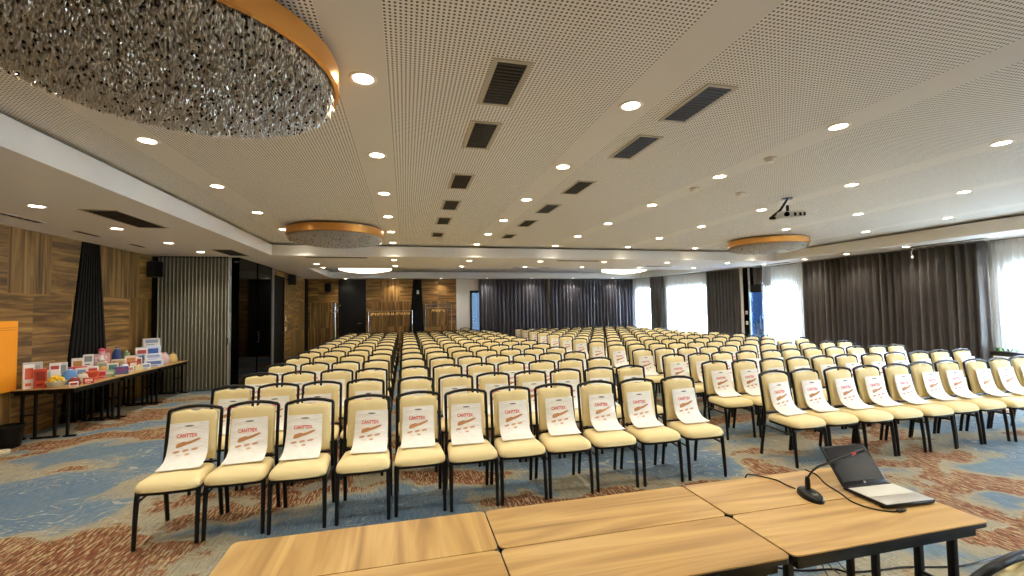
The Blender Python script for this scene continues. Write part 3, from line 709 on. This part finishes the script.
def make_bag():
    o = empty('carrier_bag')
    part('bag_body', bag_body().mesh('bag_body', M['bag'], 60), o)
    mb = MB(); ov = [(0.034 * math.cos(a), 0.028 + 0.006 * math.sin(a)) for a in [2 * PI * k / 14 for k in range(14)]]
    mb.add(on_bag(ov), [tuple(range(14))]); part('handle_slot', mb.mesh('handle_slot', M['print_grey']), o)
    vs, fs = text_mesh('CANTTEX', 0.034, 0.0011); mb = MB(); mb.add(on_bag([(-0.012 + v[0] * 0.95, 0.105 - v[1] * 1.2) for v in vs]), fs); part('printed_lettering', mb.mesh('printed_lettering', M['print_red']), o)
    mb = MB()
    poly = [(-0.085, 0.162), (-0.075, 0.140), (-0.05, 0.134), (-0.03, 0.128), (-0.005, 0.132), (0.03, 0.124), (0.06, 0.114), (0.085, 0.110), (0.09, 0.118), (0.06, 0.132), (0.03, 0.144), (-0.01, 0.156), (-0.05, 0.168), (-0.08, 0.172)]
    poly = [(a, b * 1.12 + 0.006) for a, b in poly]; mb.add(on_bag(poly), [tuple(range(len(poly)))])
    part('printed_picture', mb.mesh('printed_picture', M['print_brown']), o)
    mb = MB()
    for cx, cs, w, h in ((-0.075, 0.198, 0.026, 0.011), (-0.01, 0.192, 0.024, 0.010), (0.055, 0.186, 0.026, 0.010), (-0.05, 0.226, 0.026, 0.005), (0.005, 0.224, 0.018, 0.012)):
        n = 10; mb.add(on_bag([(cx + w * math.cos(2 * PI * k / n), cs * 1.12 + 0.008 + h * math.sin(2 * PI * k / n) * 0.9 - 0.15 * w * math.cos(2 * PI * k / n)) for k in range(n)]), [tuple(range(n))])
    part('printed_marks', mb.mesh('printed_marks', M['print_pale']), o)
    return o
bag_src = None
def place_bag(x, y, rz, dx, tilt, label, group):
    global bag_src
    if bag_src is None: bag_src = o = make_bag()
    else: o = copy_tree(bag_src)
    c, s = math.cos(rz), math.sin(rz)
    o.location = (x + c * dx, y + s * dx, 0.494); o.rotation_euler = (0, tilt, rz); tag(o, label, 'bag', group)

# ------------------------------------------------------------------ rows of chairs
NR, PITCH = 13, 0.985
first_row = [-1.735, -1.295, -0.835, -0.34, 0.12, 0.575, 1.02, 1.475, 1.945, 2.425, 2.92]
rnd = random.Random(21)
for k in range(NR):
    yc = 4.12 + PITCH * k
    rown = 'front row' if k == 0 else f'{ORD[k]} row'
    for block, side in ((0, 'wooden wall side'), (1, 'window side')):
        for j in range(11):
            if block == 0:
                x = first_row[j] if k == 0 else (-1.80 + 0.452 * j if j < 4 else 0.12 + 0.462 * (j - 4)) + rnd.uniform(-.006, .006)
                seat_no = 10 - j
            else:
                if k == 0 and j == 10: continue
                x = 4.19 + 0.46 * j + rnd.uniform(-.006, .006); seat_no = j
            y = yc + rnd.uniform(-.02, .02) + (0.0 if k == 0 else rnd.uniform(-.02, .02))
            rz = rnd.uniform(-0.016, 0.016)
            full = k < 6
            place_chair(x, y, rz, full, f'cream banquet chair in {rown} from the front, {ORD[seat_no]} from aisle on {side}' if k else f'cream banquet chair in {rown}, {ORD[seat_no]} from aisle on {side}', f'banquet chairs on the {side}')
            if k <= 4 or (block == 1 and j <= 2) or (block == 0 and j >= 9 and k < 8):
                place_bag(x, y, rz + rnd.uniform(-.05, .05), rnd.uniform(-.03, .03), rnd.uniform(-.035, .035),
                          f'white printed carrier bag on {rown} chair, {ORD[seat_no]} from aisle on {side}', f'printed bags on chairs on the {side}')
place_chair(1.80, 1.240, PI + 0.10, True, 'cream banquet chair behind the wooden tables, only its black top rail showing', None)
place_chair(2.35, 17.55, 0.0, False, 'lone banquet chair standing behind the last row near the white wall', None)

# ------------------------------------------------------------------ folding tables
TH = 0.69
def table_meshes(L, Wd):
    a, b = L / 2 - 0.003, Wd / 2 - 0.003
    pts = round_poly([(-a, -b), (a, -b), (a, b), (-a, b)], 0.035, 5)
    top = MB(); top.prism([(x, y) for x, y in pts], TH - 0.006, TH)
    band = MB(); band.prism([(x * 1.0, y) for x, y in pts], TH - 0.026, TH - 0.0062)
    ap = MB(); i0, i1 = a - 0.045, b - 0.03
    ap.box(-i0, i0, -i1, -i1 + 0.022, TH - 0.075, TH - 0.026); ap.box(-i0, i0, i1 - 0.022, i1, TH - 0.075, TH - 0.026); ap.box(-i0, -i0 + 0.022, -i1, i1, TH - 0.075, TH - 0.026); ap.box(i0 - 0.022, i0, -i1, i1, TH - 0.075, TH - 0.026)
    return top, band, ap, i0
def make_table(L, Wd, wood):
    o = empty('folding_table'); top, band, ap, i0 = table_meshes(L, Wd)
    top.build('tabletop', wood, o); band.build('edge_band', M['black_plastic'], o); ap.build('apron', M['black_metal'], o)
    for sx in (-1, 1):
        for sy in (-1, 1):
            x, y = sx * (i0 - 0.03), sy * 0.075
            lg = MB().rbox(x - 0.016, x + 0.016, y - 0.016, y + 0.016, 0.02, TH - 0.03, 0.004).build('leg', M['black_metal'], o)
            MB().rbox(x - 0.02, x + 0.02, y - 0.075 + sy * 0.03, y + 0.075 + sy * 0.03, 0.0, 0.025, 0.006).build('foot', M['black_metal'], lg)
        MB().tube([(sx * (i0 - 0.03), -0.075, 0.33), (sx * (i0 - 0.03), 0.075, 0.33)], 0.01, 6).build('stretcher', M['black_metal'], o)
    return o
tl = make_table(1.15, 0.376, M['table_wood'])
def place_table(src, x, y, rz, label, group, wood=None):
    o = src if not src.get('label') else copy_tree(src)
    o.location = (x, y, 0); o.rotation_euler = (0, 0, rz); tag(o, label, 'table', group)
    if wood:
        for c in o.children:
            if c.name.startswith('tabletop'): c.data = c.data.copy(); c.data.materials[0] = wood
    return o
G = 'wooden tables pushed together in front'
place_table(tl, 0.965, 2.10, 0, 'middle wooden table in the row toward the chairs', G)
place_table(tl, -0.186, 2.10, 0, 'wooden table with crosswise grain, row toward chairs, end by wooden wall', G, M['table_wood_across'])
place_table(tl, -0.186, 1.724, 0, 'wooden table nearest the viewer at the end by the wooden wall', G)
place_table(tl, 0.965, 1.724, 0, 'middle wooden table in the row nearest the viewer', G)
tr_ = make_table(1.125, 0.376, M['table_wood'])
place_table(tr_, 2.107, 2.10, 0, 'wooden table under the microphone, row toward the chairs', G)
place_table(tr_, 2.107, 1.724, 0, 'wooden table under the laptop front edge, nearest row', G)
for j, y in enumerate((8.155, 9.31, 10.465)):
    for i, x in enumerate((-4.735, -5.112)):
        place_table(tl, x, y, PI / 2, f'dark-edged goods table along wooden wall, {ORD[j]} from the orange board, ' + ('outer row' if i == 0 else 'wall row'), 'goods tables along the wooden wall')

# ------------------------------------------------------------------ laptop, microphone, cables
o = empty('laptop', (2.485, 1.868, TH), -0.05, 'open black laptop with pale palm rest on the wooden tables', 'laptop')
MB().rbox(-0.150, 0.150, -0.128, 0.112, 0.006, 0.024, 0.005).build('base', M['black_plastic'], o)
MB().rbox(-0.146, 0.146, -0.124, -0.035, 0.0235, 0.0262, 0.001).build('palm_rest', M['silver'], o)
kb = MB().rbox(-0.146, 0.146, -0.033, 0.082, 0.0235, 0.0262, 0.001).build('pale_deck', mat('pale_deck', 'd8d5c6', 0.5), o)  # plain pale panel across the keyboard area
MB().rbox(-0.140, 0.140, 0.086, 0.110, 0.0235, 0.0275, 0.001).build('hinge_strip', M['black_plastic'], o)
LM = Matrix.Translation((0, 0.112, 0.022)) @ Matrix.Rotation(-math.radians(38), 4, 'X')
MB().rbox(-0.150, 0.150, -0.004, 0.006, 0.0, 0.222, 0.004).xf(LM).build('lid', M['black_plastic'], o)
MB().box(-0.138, 0.138, -0.0052, -0.0042, 0.022, 0.212).xf(LM).build('screen', M['screen'], o)
MB().lathe([(0.0005, 0), (0.007, 0)], 14, cap=False).xf(LM @ Matrix.Translation((0, -0.0050, 0.012)) @ Matrix.Rotation(PI / 2, 4, 'X')).build('badge', M['silver'], o)
for x in (-0.13, 0.13): MB().rbox(x - 0.02, x + 0.02, -0.11, -0.09, 0, 0.008, 0.002).build('rubber_foot', M['black_matte'], o)

o = empty('desk_microphone', (2.105, 1.975, TH), -0.35, 'black gooseneck microphone with red ring on the wooden tables', 'microphone')
bm_ = MB(); el = lambda s, z: [(0.05 * s * math.cos(2 * PI * k / 28), 0.095 * s * math.sin(2 * PI * k / 28), z) for k in range(28)]
bm_.loft([el(1.0, 0.0), el(1.0, 0.012), el(0.93, 0.022), el(0.75, 0.030), el(0.4, 0.035), el(0.05, 0.036)]).build('base', M['black_plastic'], o)
MB().rbox(-0.016, 0.016, -0.062, -0.035, 0.026, 0.034, 0.003).build('talk_button', M['grey_metal'], o)
MB().lathe([(0.013, 0.0), (0.013, 0.05), (0.009, 0.07)], 14, (0, 0.02, 0.03)).build('neck_socket', M['black_metal'], o)
Rm = Matrix.Rotation(0.35, 4, 'Z')
wp = [(2.105, 1.98, .74), (2.105, 1.98, .795), (2.129, 1.98, .82), (2.171, 1.98, .841), (2.266, 1.98, .858), (2.405, 1.98, .884), (2.428, 1.98, .889), (2.485, 1.98, .898)]
lp = [Rm @ (Vector(p) - Vector((2.105, 1.975, TH))) for p in wp]
MB().tube([(0, 0.02, 0.09)] + lp[1:6], 0.0055, 8).build('gooseneck', M['black_metal'], o)
MB().tube([lp[5], lp[6]], 0.0078, 12).build('light_ring', M['red'], o)
MB().tube([lp[6], lp[6].lerp(lp[7], 0.3), lp[7]], [0.0085, 0.0105, 0.009], 12).build('head', M['black_plastic'], o)

def cable(pts, r, label, name='cable', matl=None):
    P = [Vector(p) for p in pts]; out = []
    for i in range(len(P) - 1):
        p0, p1, p2, p3 = P[max(i - 1, 0)], P[i], P[i + 1], P[min(i + 2, len(P) - 1)]
        for k in range(8):
            t = k / 8; out.append(0.5 * ((2 * p1) + (p2 - p0) * t + (2 * p0 - 5 * p1 + 4 * p2 - p3) * t * t + (3 * p1 - p0 - 3 * p2 + p3) * t ** 3))
    out.append(P[-1])
    base = P[0].copy(); ob = MB().tube([p - base for p in out], r, 6).build(name, matl or M['black_plastic'], None, base); return tag(ob, label, 'cable')
z = TH + 0.004
cable([(2.095, 2.06, z + .008), (2.105, 2.13, z), (2.11, 2.20, z), (2.07, 2.27, z), (2.03, 2.296, z + .004), (1.99, 2.312, z - .02), (1.98, 2.31, .45), (2.0, 2.30, .1), (2.1, 2.25, .006)], 0.004, 'thin black cable running from the microphone over the table edge')
cable([(2.41, 2.288, z), (2.40, 2.2, z), (2.33, 2.08, z), (2.29, 1.96, z), (2.25, 1.86, z), (2.265, 1.78, z), (2.32, 1.73, z), (2.36, 1.72, z)], 0.004, 'black cable looping past the side of the laptop')
o = empty('adapter_plug', (2.375, 1.718, TH), 0.1, 'small black adapter plug at the laptop front corner', 'adapter')
MB().rbox(-0.025, 0.025, -0.008, 0.008, 0, 0.013, 0.003).build('plug_body', M['black_plastic'], o); MB().rbox(0.025, 0.035, -0.006, 0.006, 0.002, 0.011, 0.002).build('plug_tip', M['grey_metal'], o)
cable([(2.25, 2.55, .006), (2.45, 2.42, .006), (2.68, 2.37, .006), (2.75, 2.317, .006), (2.95, 2.284, .006), (3.14, 2.267, .006), (3.36, 2.21, .006), (3.55, 2.18, .006), (3.9, 2.2, .006)], 0.006, 'black floor cable crossing carpet under table end')
for j, (dx, dy) in enumerate(((0, 0), (.06, .03), (.10, -.02))):
    cable([(2.2 + dx, 2.1 + dy, .60), (2.28 + dx, 2.15 + dy, .4), (2.42 + dx, 2.22 + dy, .18), (2.58 + dx * 1.5, 2.3 + dy, .008), (2.7 + dx, 2.28 + dy, .008)], 0.003, 'thin cable dangling under the laptop table, ' + ('nearest table middle', 'between two others', 'nearest table end')[j])

# ------------------------------------------------------------------ orange board, bin, tape
o = empty('orange_board', (-5.315, 7.35, 0.68), PI / 2, 'bright orange display board on the wooden wall by goods tables', 'board')
MB().rbox(-0.70, 0.34, -0.03, 0.0, 0.0, 0.97, 0.006).build('panel', M['orange'], o)
mb = MB()
for k, zz in enumerate((0.875, 0.845)): mb.box(-0.5, 0.31, -0.0315, -0.030, zz, zz + 0.006)
mb.build('printed_lines', mat('print_ochre', 'b3651a', 0.6), o)
o = empty('waste_bin', (-5.06, 7.27, 0), 0, 'black tapered waste bin standing under the orange board', 'bin')
MB().lathe([(0.11, 0.0), (0.15, 0.27), (0.145, 0.27), (0.106, 0.012), (0.001, 0.012)], 28, cap=False).build('body', M['black_plastic'], o)
MB().lathe([(0.15, 0.262), (0.160, 0.266), (0.160, 0.285), (0.143, 0.288)], 28, cap=False).build('rim', M['black_metal'], o)
o = MB().lathe([(0.05, 0.0), (0.075, 0.0), (0.08, 0.01), (0.08, 0.035), (0.075, 0.045), (0.05, 0.045), (0.045, 0.035), (0.045, 0.01), (0.05, 0)], 24, cap=False).build('tape_roll', mat('tape_cream', 'e6dcb8', 0.5), None, (-4.90, 6.94, 0.0))
tag(o, 'cream roll of tape lying on carpet beside the waste bin', 'tape roll')

# ------------------------------------------------------------------ goods on the side tables
colm = {}
def cmat(c):
    if c not in colm: colm[c] = mat('print_' + c, c, 0.45)
    return colm[c]
def goods_box(x, y, h, wd, main, patch, label, dp=None, cat='box', z=TH, rz=0.6, tilt=0.0):
    dp = dp or wd * 0.6
    o = empty('goods_box' if cat == 'box' else 'booklet', (x, y, z), rz, label, cat, 'goods on the side tables'); o.rotation_euler = (tilt, 0, rz)
    MB().rbox(-wd / 2, wd / 2, -dp / 2, dp / 2, 0, h, min(0.004, dp * 0.3), 1).build('carton' if cat == 'box' else 'cover', cmat(main), o)
    mb = MB(); mb.box(-wd * 0.36, wd * 0.36, -dp / 2 - 0.001, -dp / 2 + 0.001, h * 0.40, h * 0.86); mb.box(-wd * 0.30, wd * 0.18, -dp / 2 - 0.001, -dp / 2 + 0.001, h * 0.12, h * 0.24)
    if patch: mb.build('front_print', cmat(patch), o)
    return o
def goods_bag(x, y, h, wd, main, label, top=None, z=TH):
    o = empty('goods_bag', (x, y, z), 0.6, label, 'bag', 'goods on the side tables')
    sec = [(0.85, 0.02), (1.0, 0.25), (0.95, 0.55), (0.7, 0.8), (0.25, 0.93), (0.34, 1.0)]
    mb = MB(); mb.loft([[(wd / 2 * s * math.cos(2 * PI * k / 16) * (1 + 0.08 * math.sin(5 * k + f * 9)), wd * 0.33 * s * math.sin(2 * PI * k / 16), h * f) for k in range(16)] for s, f in sec]); mb.build('pouch', cmat(main), o)
    MB().lathe([(wd * 0.13, h * 0.90), (wd * 0.15, h * 0.93), (wd * 0.13, h * 0.96)], 12).build('tie', cmat(top or 'c9a24a'), o)
goods_box(-5.16, 7.70, 0.34, 0.12, 'e9e2d6', 'd9602f', 'tall pale booklet leaning beside the orange board', 0.03, 'booklet', rz=1.0)
goods_box(-5.22, 7.86, 0.36, 0.20, 'c9c6bb', 'a9a79c', 'wide grey-white booklet standing at the wall by the orange board', 0.03, 'booklet', rz=0.7)
goods_box(-5.06, 7.76, 0.27, 0.13, 'c8481f', '8f2a17', 'orange-red carton near the orange board end')
goods_box(-4.95, 7.86, 0.24, 0.10, 'ece8df', None, 'plain white carton next to the orange-red one', 0.06)
goods_box(-5.14, 8.05, 0.22, 0.15, 'e4e0d4', 'b9c4c0', 'white folded card standing behind the yellow fruit bowl', 0.03, 'booklet')
o = empty('fruit_bowl', (-4.86, 7.74, TH), 0, 'pale bowl heaped with yellow sweets on the goods table', 'bowl')
MB().lathe([(0.06, 0.0), (0.075, 0.01), (0.11, 0.075), (0.115, 0.09), (0.108, 0.088), (0.07, 0.02), (0.001, 0.018)], 28, cap=False).build('dish', cmat('d9dccb'), o)
mb = MB(); r2 = random.Random(3)
for k in range(26):
    a, rr = k * 2.4, 0.085 * math.sqrt(k / 26); zz = 0.085 + 0.07 * (1 - (rr / 0.09) ** 2) + r2.uniform(-.008, .008)
    mb.lathe([(0.002, -0.02), (0.016, -0.013), (0.021, 0), (0.016, 0.013), (0.002, 0.02)], 8, (rr * math.cos(a), rr * math.sin(a), zz))
tag(mb.build('sweets', cmat('eec22c'), o), kind='stuff')
goods_bag(-4.87, 8.02, 0.23, 0.19, '5d8fc4', 'blue gathered gift bag beside the yellow sweets', 'dfe6ee')
goods_box(-5.15, 8.17, 0.31, 0.12, 'eee6da', 'c24a3a', 'white booklet with red front standing behind the blue bag', 0.03, 'booklet', rz=0.5)
goods_box(-5.16, 8.33, 0.30, 0.12, 'e3ddd2', '9aa0a6', 'white booklet with grey front standing behind the blue bag', 0.03, 'booklet', rz=0.7)
goods_bag(-4.70, 7.84, 0.13, 0.14, '8c2f2a', 'small dark red pouch at the table front edge', 'e5dccb')
goods_box(-5.12, 8.56, 0.20, 0.25, 'c8352c', 'e8b7a0', 'long red carton behind the beige pack', 0.12)
goods_bag(-4.80, 8.16, 0.15, 0.16, 'd8cbb4', 'small beige pouch in front of the long red carton', '8a4a34')
goods_box(-4.76, 8.32, 0.15, 0.14, 'd95a25', 'b83a1c', 'square orange carton at table edge', 0.09)
goods_box(-4.74, 8.50, 0.13, 0.11, 'd98a84', 'c03a3a', 'small pink carton at the table edge', 0.07)
goods_box(-5.12, 8.84, 0.17, 0.17, 'c9302a', 'f0d9c8', 'red carton carrying the white framed card', 0.12)
goods_box(-5.12, 8.84, 0.20, 0.13, 'efece4', '8e948a', 'white framed card on top of a red carton', 0.02, 'booklet', z=TH + 0.17)
# small pink doll on a beige carton
goods_box(-5.08, 9.10, 0.22, 0.14, 'd8c9a8', '9fb28a', 'beige carton carrying the pink doll', 0.12)
o = empty('toy_doll', (-5.08, 9.10, TH + 0.22), 0.6, 'little pink doll standing on a beige carton', 'doll', 'goods on the side tables')
bd = MB(); el2 = lambda cx, cz, rx, rz_, n=14: [(rx, cz, rz_)]
bd.lathe([(0.001, 0.0), (0.045, 0.004), (0.05, 0.03), (0.038, 0.07), (0.028, 0.105), (0.022, 0.118), (0.03, 0.13), (0.042, 0.155), (0.044, 0.18), (0.036, 0.205), (0.018, 0.222), (0.001, 0.226)], 18, cap=False)
for s in (-1, 1):
    bd.tube([(s * 0.026, -0.01, 0.10), (s * 0.05, -0.03, 0.075), (s * 0.055, -0.045, 0.05)], [0.014, 0.012, 0.013], 8); bd.tube([(s * 0.022, -0.02, 0.02), (s * 0.03, -0.06, 0.012)], [0.016, 0.015], 8)
bd.build('body', cmat('e8b9b4'), o)
MB().lathe([(0.046, 0.175), (0.047, 0.195), (0.038, 0.215), (0.018, 0.23), (0.001, 0.234)], 18, cap=False).build('hat', cmat('cf4f63'), o)
mb = MB().lathe([(0.051, 0.028), (0.056, 0.034), (0.04, 0.075), (0.030, 0.10)], 18, cap=False); mb.build('dress', cmat('e7dcd8'), o)
for s in (-1, 1): MB().lathe([(0.001, -0.004), (0.005, 0), (0.001, 0.004)], 8, (s * 0.016, -0.041, 0.168), cap=False).build('eye', M['black_plastic'], o)
goods_box(-4.75, 8.70, 0.11, 0.15, '6f9a72', 'd6dcc0', 'low green carton at the table edge', 0.09)
goods_bag(-5.05, 9.42, 0.19, 0.17, 'a5643a', 'round brown pouch behind the green carton', 'd6a04e')
goods_box(-5.13, 9.62, 0.20, 0.22, 'd9c7a4', 'b9a27a', 'wide beige carton in the middle of the tables', 0.12)
goods_box(-4.75, 9.02, 0.13, 0.19, '55669c', '8d4f86', 'low blue and purple carton at the table edge', 0.09)
goods_box(-4.74, 9.24, 0.10, 0.12, 'e6dfcc', 'd98f86', 'low cream carton beside the purple one', 0.08)
goods_box(-4.98, 9.74, 0.25, 0.17, 'efd8c2', 'd78e4e', 'peach carton behind the low cream carton', 0.1)
goods_box(-5.22, 9.48, 0.40, 0.13, 'b9655a', 'e0b0a2', 'tall rose carton at the wall behind the beige carton', 0.08)
goods_bag(-5.22, 9.78, 0.42, 0.16, '3c4f86', 'tall dark blue bag at the wall behind peach carton', '98a8cc')
goods_bag(-5.22, 10.06, 0.34, 0.15, '6f8a58', 'olive green bag standing at the wall', 'c9bd8a')
goods_box(-4.98, 10.10, 0.25, 0.17, 'cfd8e6', '4566b0', 'upright white carton with blue front', 0.1)
goods_box(-4.72, 9.48, 0.09, 0.11, 'e9e0ae', None, 'small pale yellow carton at the table edge', 0.07)
goods_box(-4.76, 10.04, 0.13, 0.30, 'dfe4ee', '6a86c0', 'low white-and-blue pack at bottom of the far stack', 0.16)
goods_box(-4.78, 10.06, 0.12, 0.26, 'e8e8ec', 'a8b6d8', 'pale pack on top of the low white-and-blue pack', 0.14, z=TH + 0.13)
goods_box(-5.10, 10.32, 0.36, 0.19, 'ece0d8', 'cc5a4a', 'tall white carton with red front near far stack', 0.1)
goods_box(-5.08, 10.62, 0.37, 0.30, 'dbe3f0', '3f60a8', 'large white-and-blue carton at the far wall end', 0.16)
goods_box(-5.08, 10.62, 0.15, 0.28, 'ddd3c6', '8a95a8', 'topmost carton of the far stack by the partition', 0.14, z=TH + 0.37)
goods_bag(-4.77, 10.42, 0.24, 0.22, 'e3c4c4', 'pink-white gathered bag near the far table end', 'c86a6a')
goods_bag(-4.74, 10.74, 0.20, 0.17, 'e0c27a', 'yellow-pink gathered bag last on the tables', 'd0705a')
goods_box(-4.86, 10.58, 0.22, 0.14, 'e9dfe2', 'd07a8a', 'white carton with pink front between two gathered bags', 0.08)

goods_box(-4.64, 8.03, 0.08, 0.12, 'c43a34', 'f2d7c4', 'flat red carton at the table edge beside the beige pouch', 0.08)
goods_box(-4.93, 8.36, 0.20, 0.13, 'e8e3da', '7c9bb5', 'white carton with pale blue front behind the square orange carton', 0.07)
goods_box(-4.93, 8.62, 0.19, 0.14, 'efe6d8', 'c9483c', 'white carton with red front behind the pink carton', 0.08)
goods_bag(-4.92, 8.86, 0.17, 0.14, 'd89b4a', 'amber pouch between green and purple cartons', 'e8d8b8')
goods_box(-4.95, 9.16, 0.18, 0.15, 'f0ede6', '5f9a8a', 'white carton with teal front behind the purple carton', 0.08)
goods_bag(-4.90, 9.40, 0.15, 0.14, 'd9dce2', 'small silver-white pouch behind the cream carton', 'b06a6a')
goods_box(-4.86, 9.58, 0.16, 0.13, 'c95a3a', 'f0dcc8', 'rust-red carton beside the peach carton', 0.08)
goods_box(-4.72, 9.70, 0.10, 0.14, 'f1efe9', '8fa5cf', 'low white carton at table edge before the far stack', 0.09)
goods_box(-4.96, 9.92, 0.20, 0.13, 'e9e4d9', 'b4503e', 'white carton with brick-red front behind the peach carton', 0.07)
goods_box(-5.16, 8.66, 0.33, 0.14, 'e6dfd0', 'b9893f', 'upright cream booklet with ochre front at the wall', 0.03, 'booklet', rz=0.6)
goods_box(-5.20, 9.26, 0.34, 0.15, 'd3a9a0', 'eadfd6', 'upright dusty pink booklet at wall beside the rose carton', 0.03, 'booklet', rz=0.6)
goods_box(-4.64, 7.72, 0.07, 0.10, 'e7e2d6', 'b63b35', 'flat white carton at the table corner by the dark red pouch', 0.07)

# ------------------------------------------------------------------ coat racks at the far wall
def rack(x0, x1, y, zt, n, label, bars=1, hx=None):
    o = empty('coat_rack', ((x0 + x1) / 2, y, 0), 0, label, 'coat rack', 'chrome coat racks at the far wall'); a = (x1 - x0) / 2
    for s in (-1, 1):
        MB().tube([(s * a, 0, 0.05), (s * a, 0, zt)], 0.018, 8).build('upright', M['chrome'], o); MB().tube([(s * a, -0.25, 0.05), (s * a, 0.25, 0.05)], 0.018, 8).build('foot_bar', M['chrome'], o)
    for k in range(bars): MB().tube([(-a, 0, zt - 0.14 * k), (a, 0, zt - 0.14 * k)], 0.018, 8).build('top_rail', M['chrome'], o)
    MB().tube([(-a, 0, 0.42), (a, 0, 0.42)], 0.014, 8).build('lower_rail', M['chrome'], o)
    h0, h1 = hx or (-a * 0.92, a * 0.9); r3 = random.Random(n)
    for k in range(n):
        h = bpy.data.objects.new('coat_hanger', hanger_me); C.objects.link(h)
        h.location = (o.location.x + h0 + (h1 - h0) * (k + 0.5) / n + r3.uniform(-.02, .02), y, zt - 0.14 * (bars - 1) - 0.02); h.rotation_euler = (0, 0, PI / 2 + r3.uniform(-.35, .35))
        tag(h, 'wooden coat hanger hanging in the row on the ' + ('wide' if n > 10 else 'narrow') + ' chrome rack', 'coat hanger', 'hangers on the ' + ('wide' if n > 10 else 'narrow') + ' rack')
hg = MB().tube([(-0.21, 0, -0.145), (-0.12, 0, -0.085), (0, 0, -0.06), (0.12, 0, -0.085), (0.21, 0, -0.145)], [0.012, 0.017, 0.02, 0.017, 0.012], 8)
hk = MB().tube([(0, 0, -0.05), (0, 0, -0.01), (0.018, 0, 0.012), (0.006, 0, 0.036), (-0.018, 0, 0.03)], 0.004, 6)
hg.add(hk.v, hk.f); hanger_me = hg.mesh('coat_hanger', M['hanger_wood'], 60)
rack(-1.40, 0.28, 18.25, 1.66, 18, 'wide chrome coat rack before far wooden wall, left of black wedge')
rack(0.80, 1.85, 18.25, 1.90, 7, 'narrow taller chrome coat rack right of the black wedge', 2, (-0.25, 0.2))
o = empty('coat_stand', (-2.62, 18.2, 0), 0, 'chrome coat stand with arms beside the far black door', 'coat stand')
MB().tube([(0, 0, 0.02), (0, 0, 2.0)], 0.022, 10).build('pole', M['chrome'], o); MB().lathe([(0.2, 0), (0.2, 0.015), (0.03, 0.04)], 24).build('base', M['chrome'], o)
for k in range(6):
    a = k * PI / 3; zz = 1.62 if k % 2 else 1.82; MB().tube([(0, 0, zz), (0.12 * math.cos(a), 0.12 * math.sin(a), zz + 0.03), (0.2 * math.cos(a), 0.2 * math.sin(a), zz + 0.12)], 0.013, 8).build('arm', M['chrome'], o)
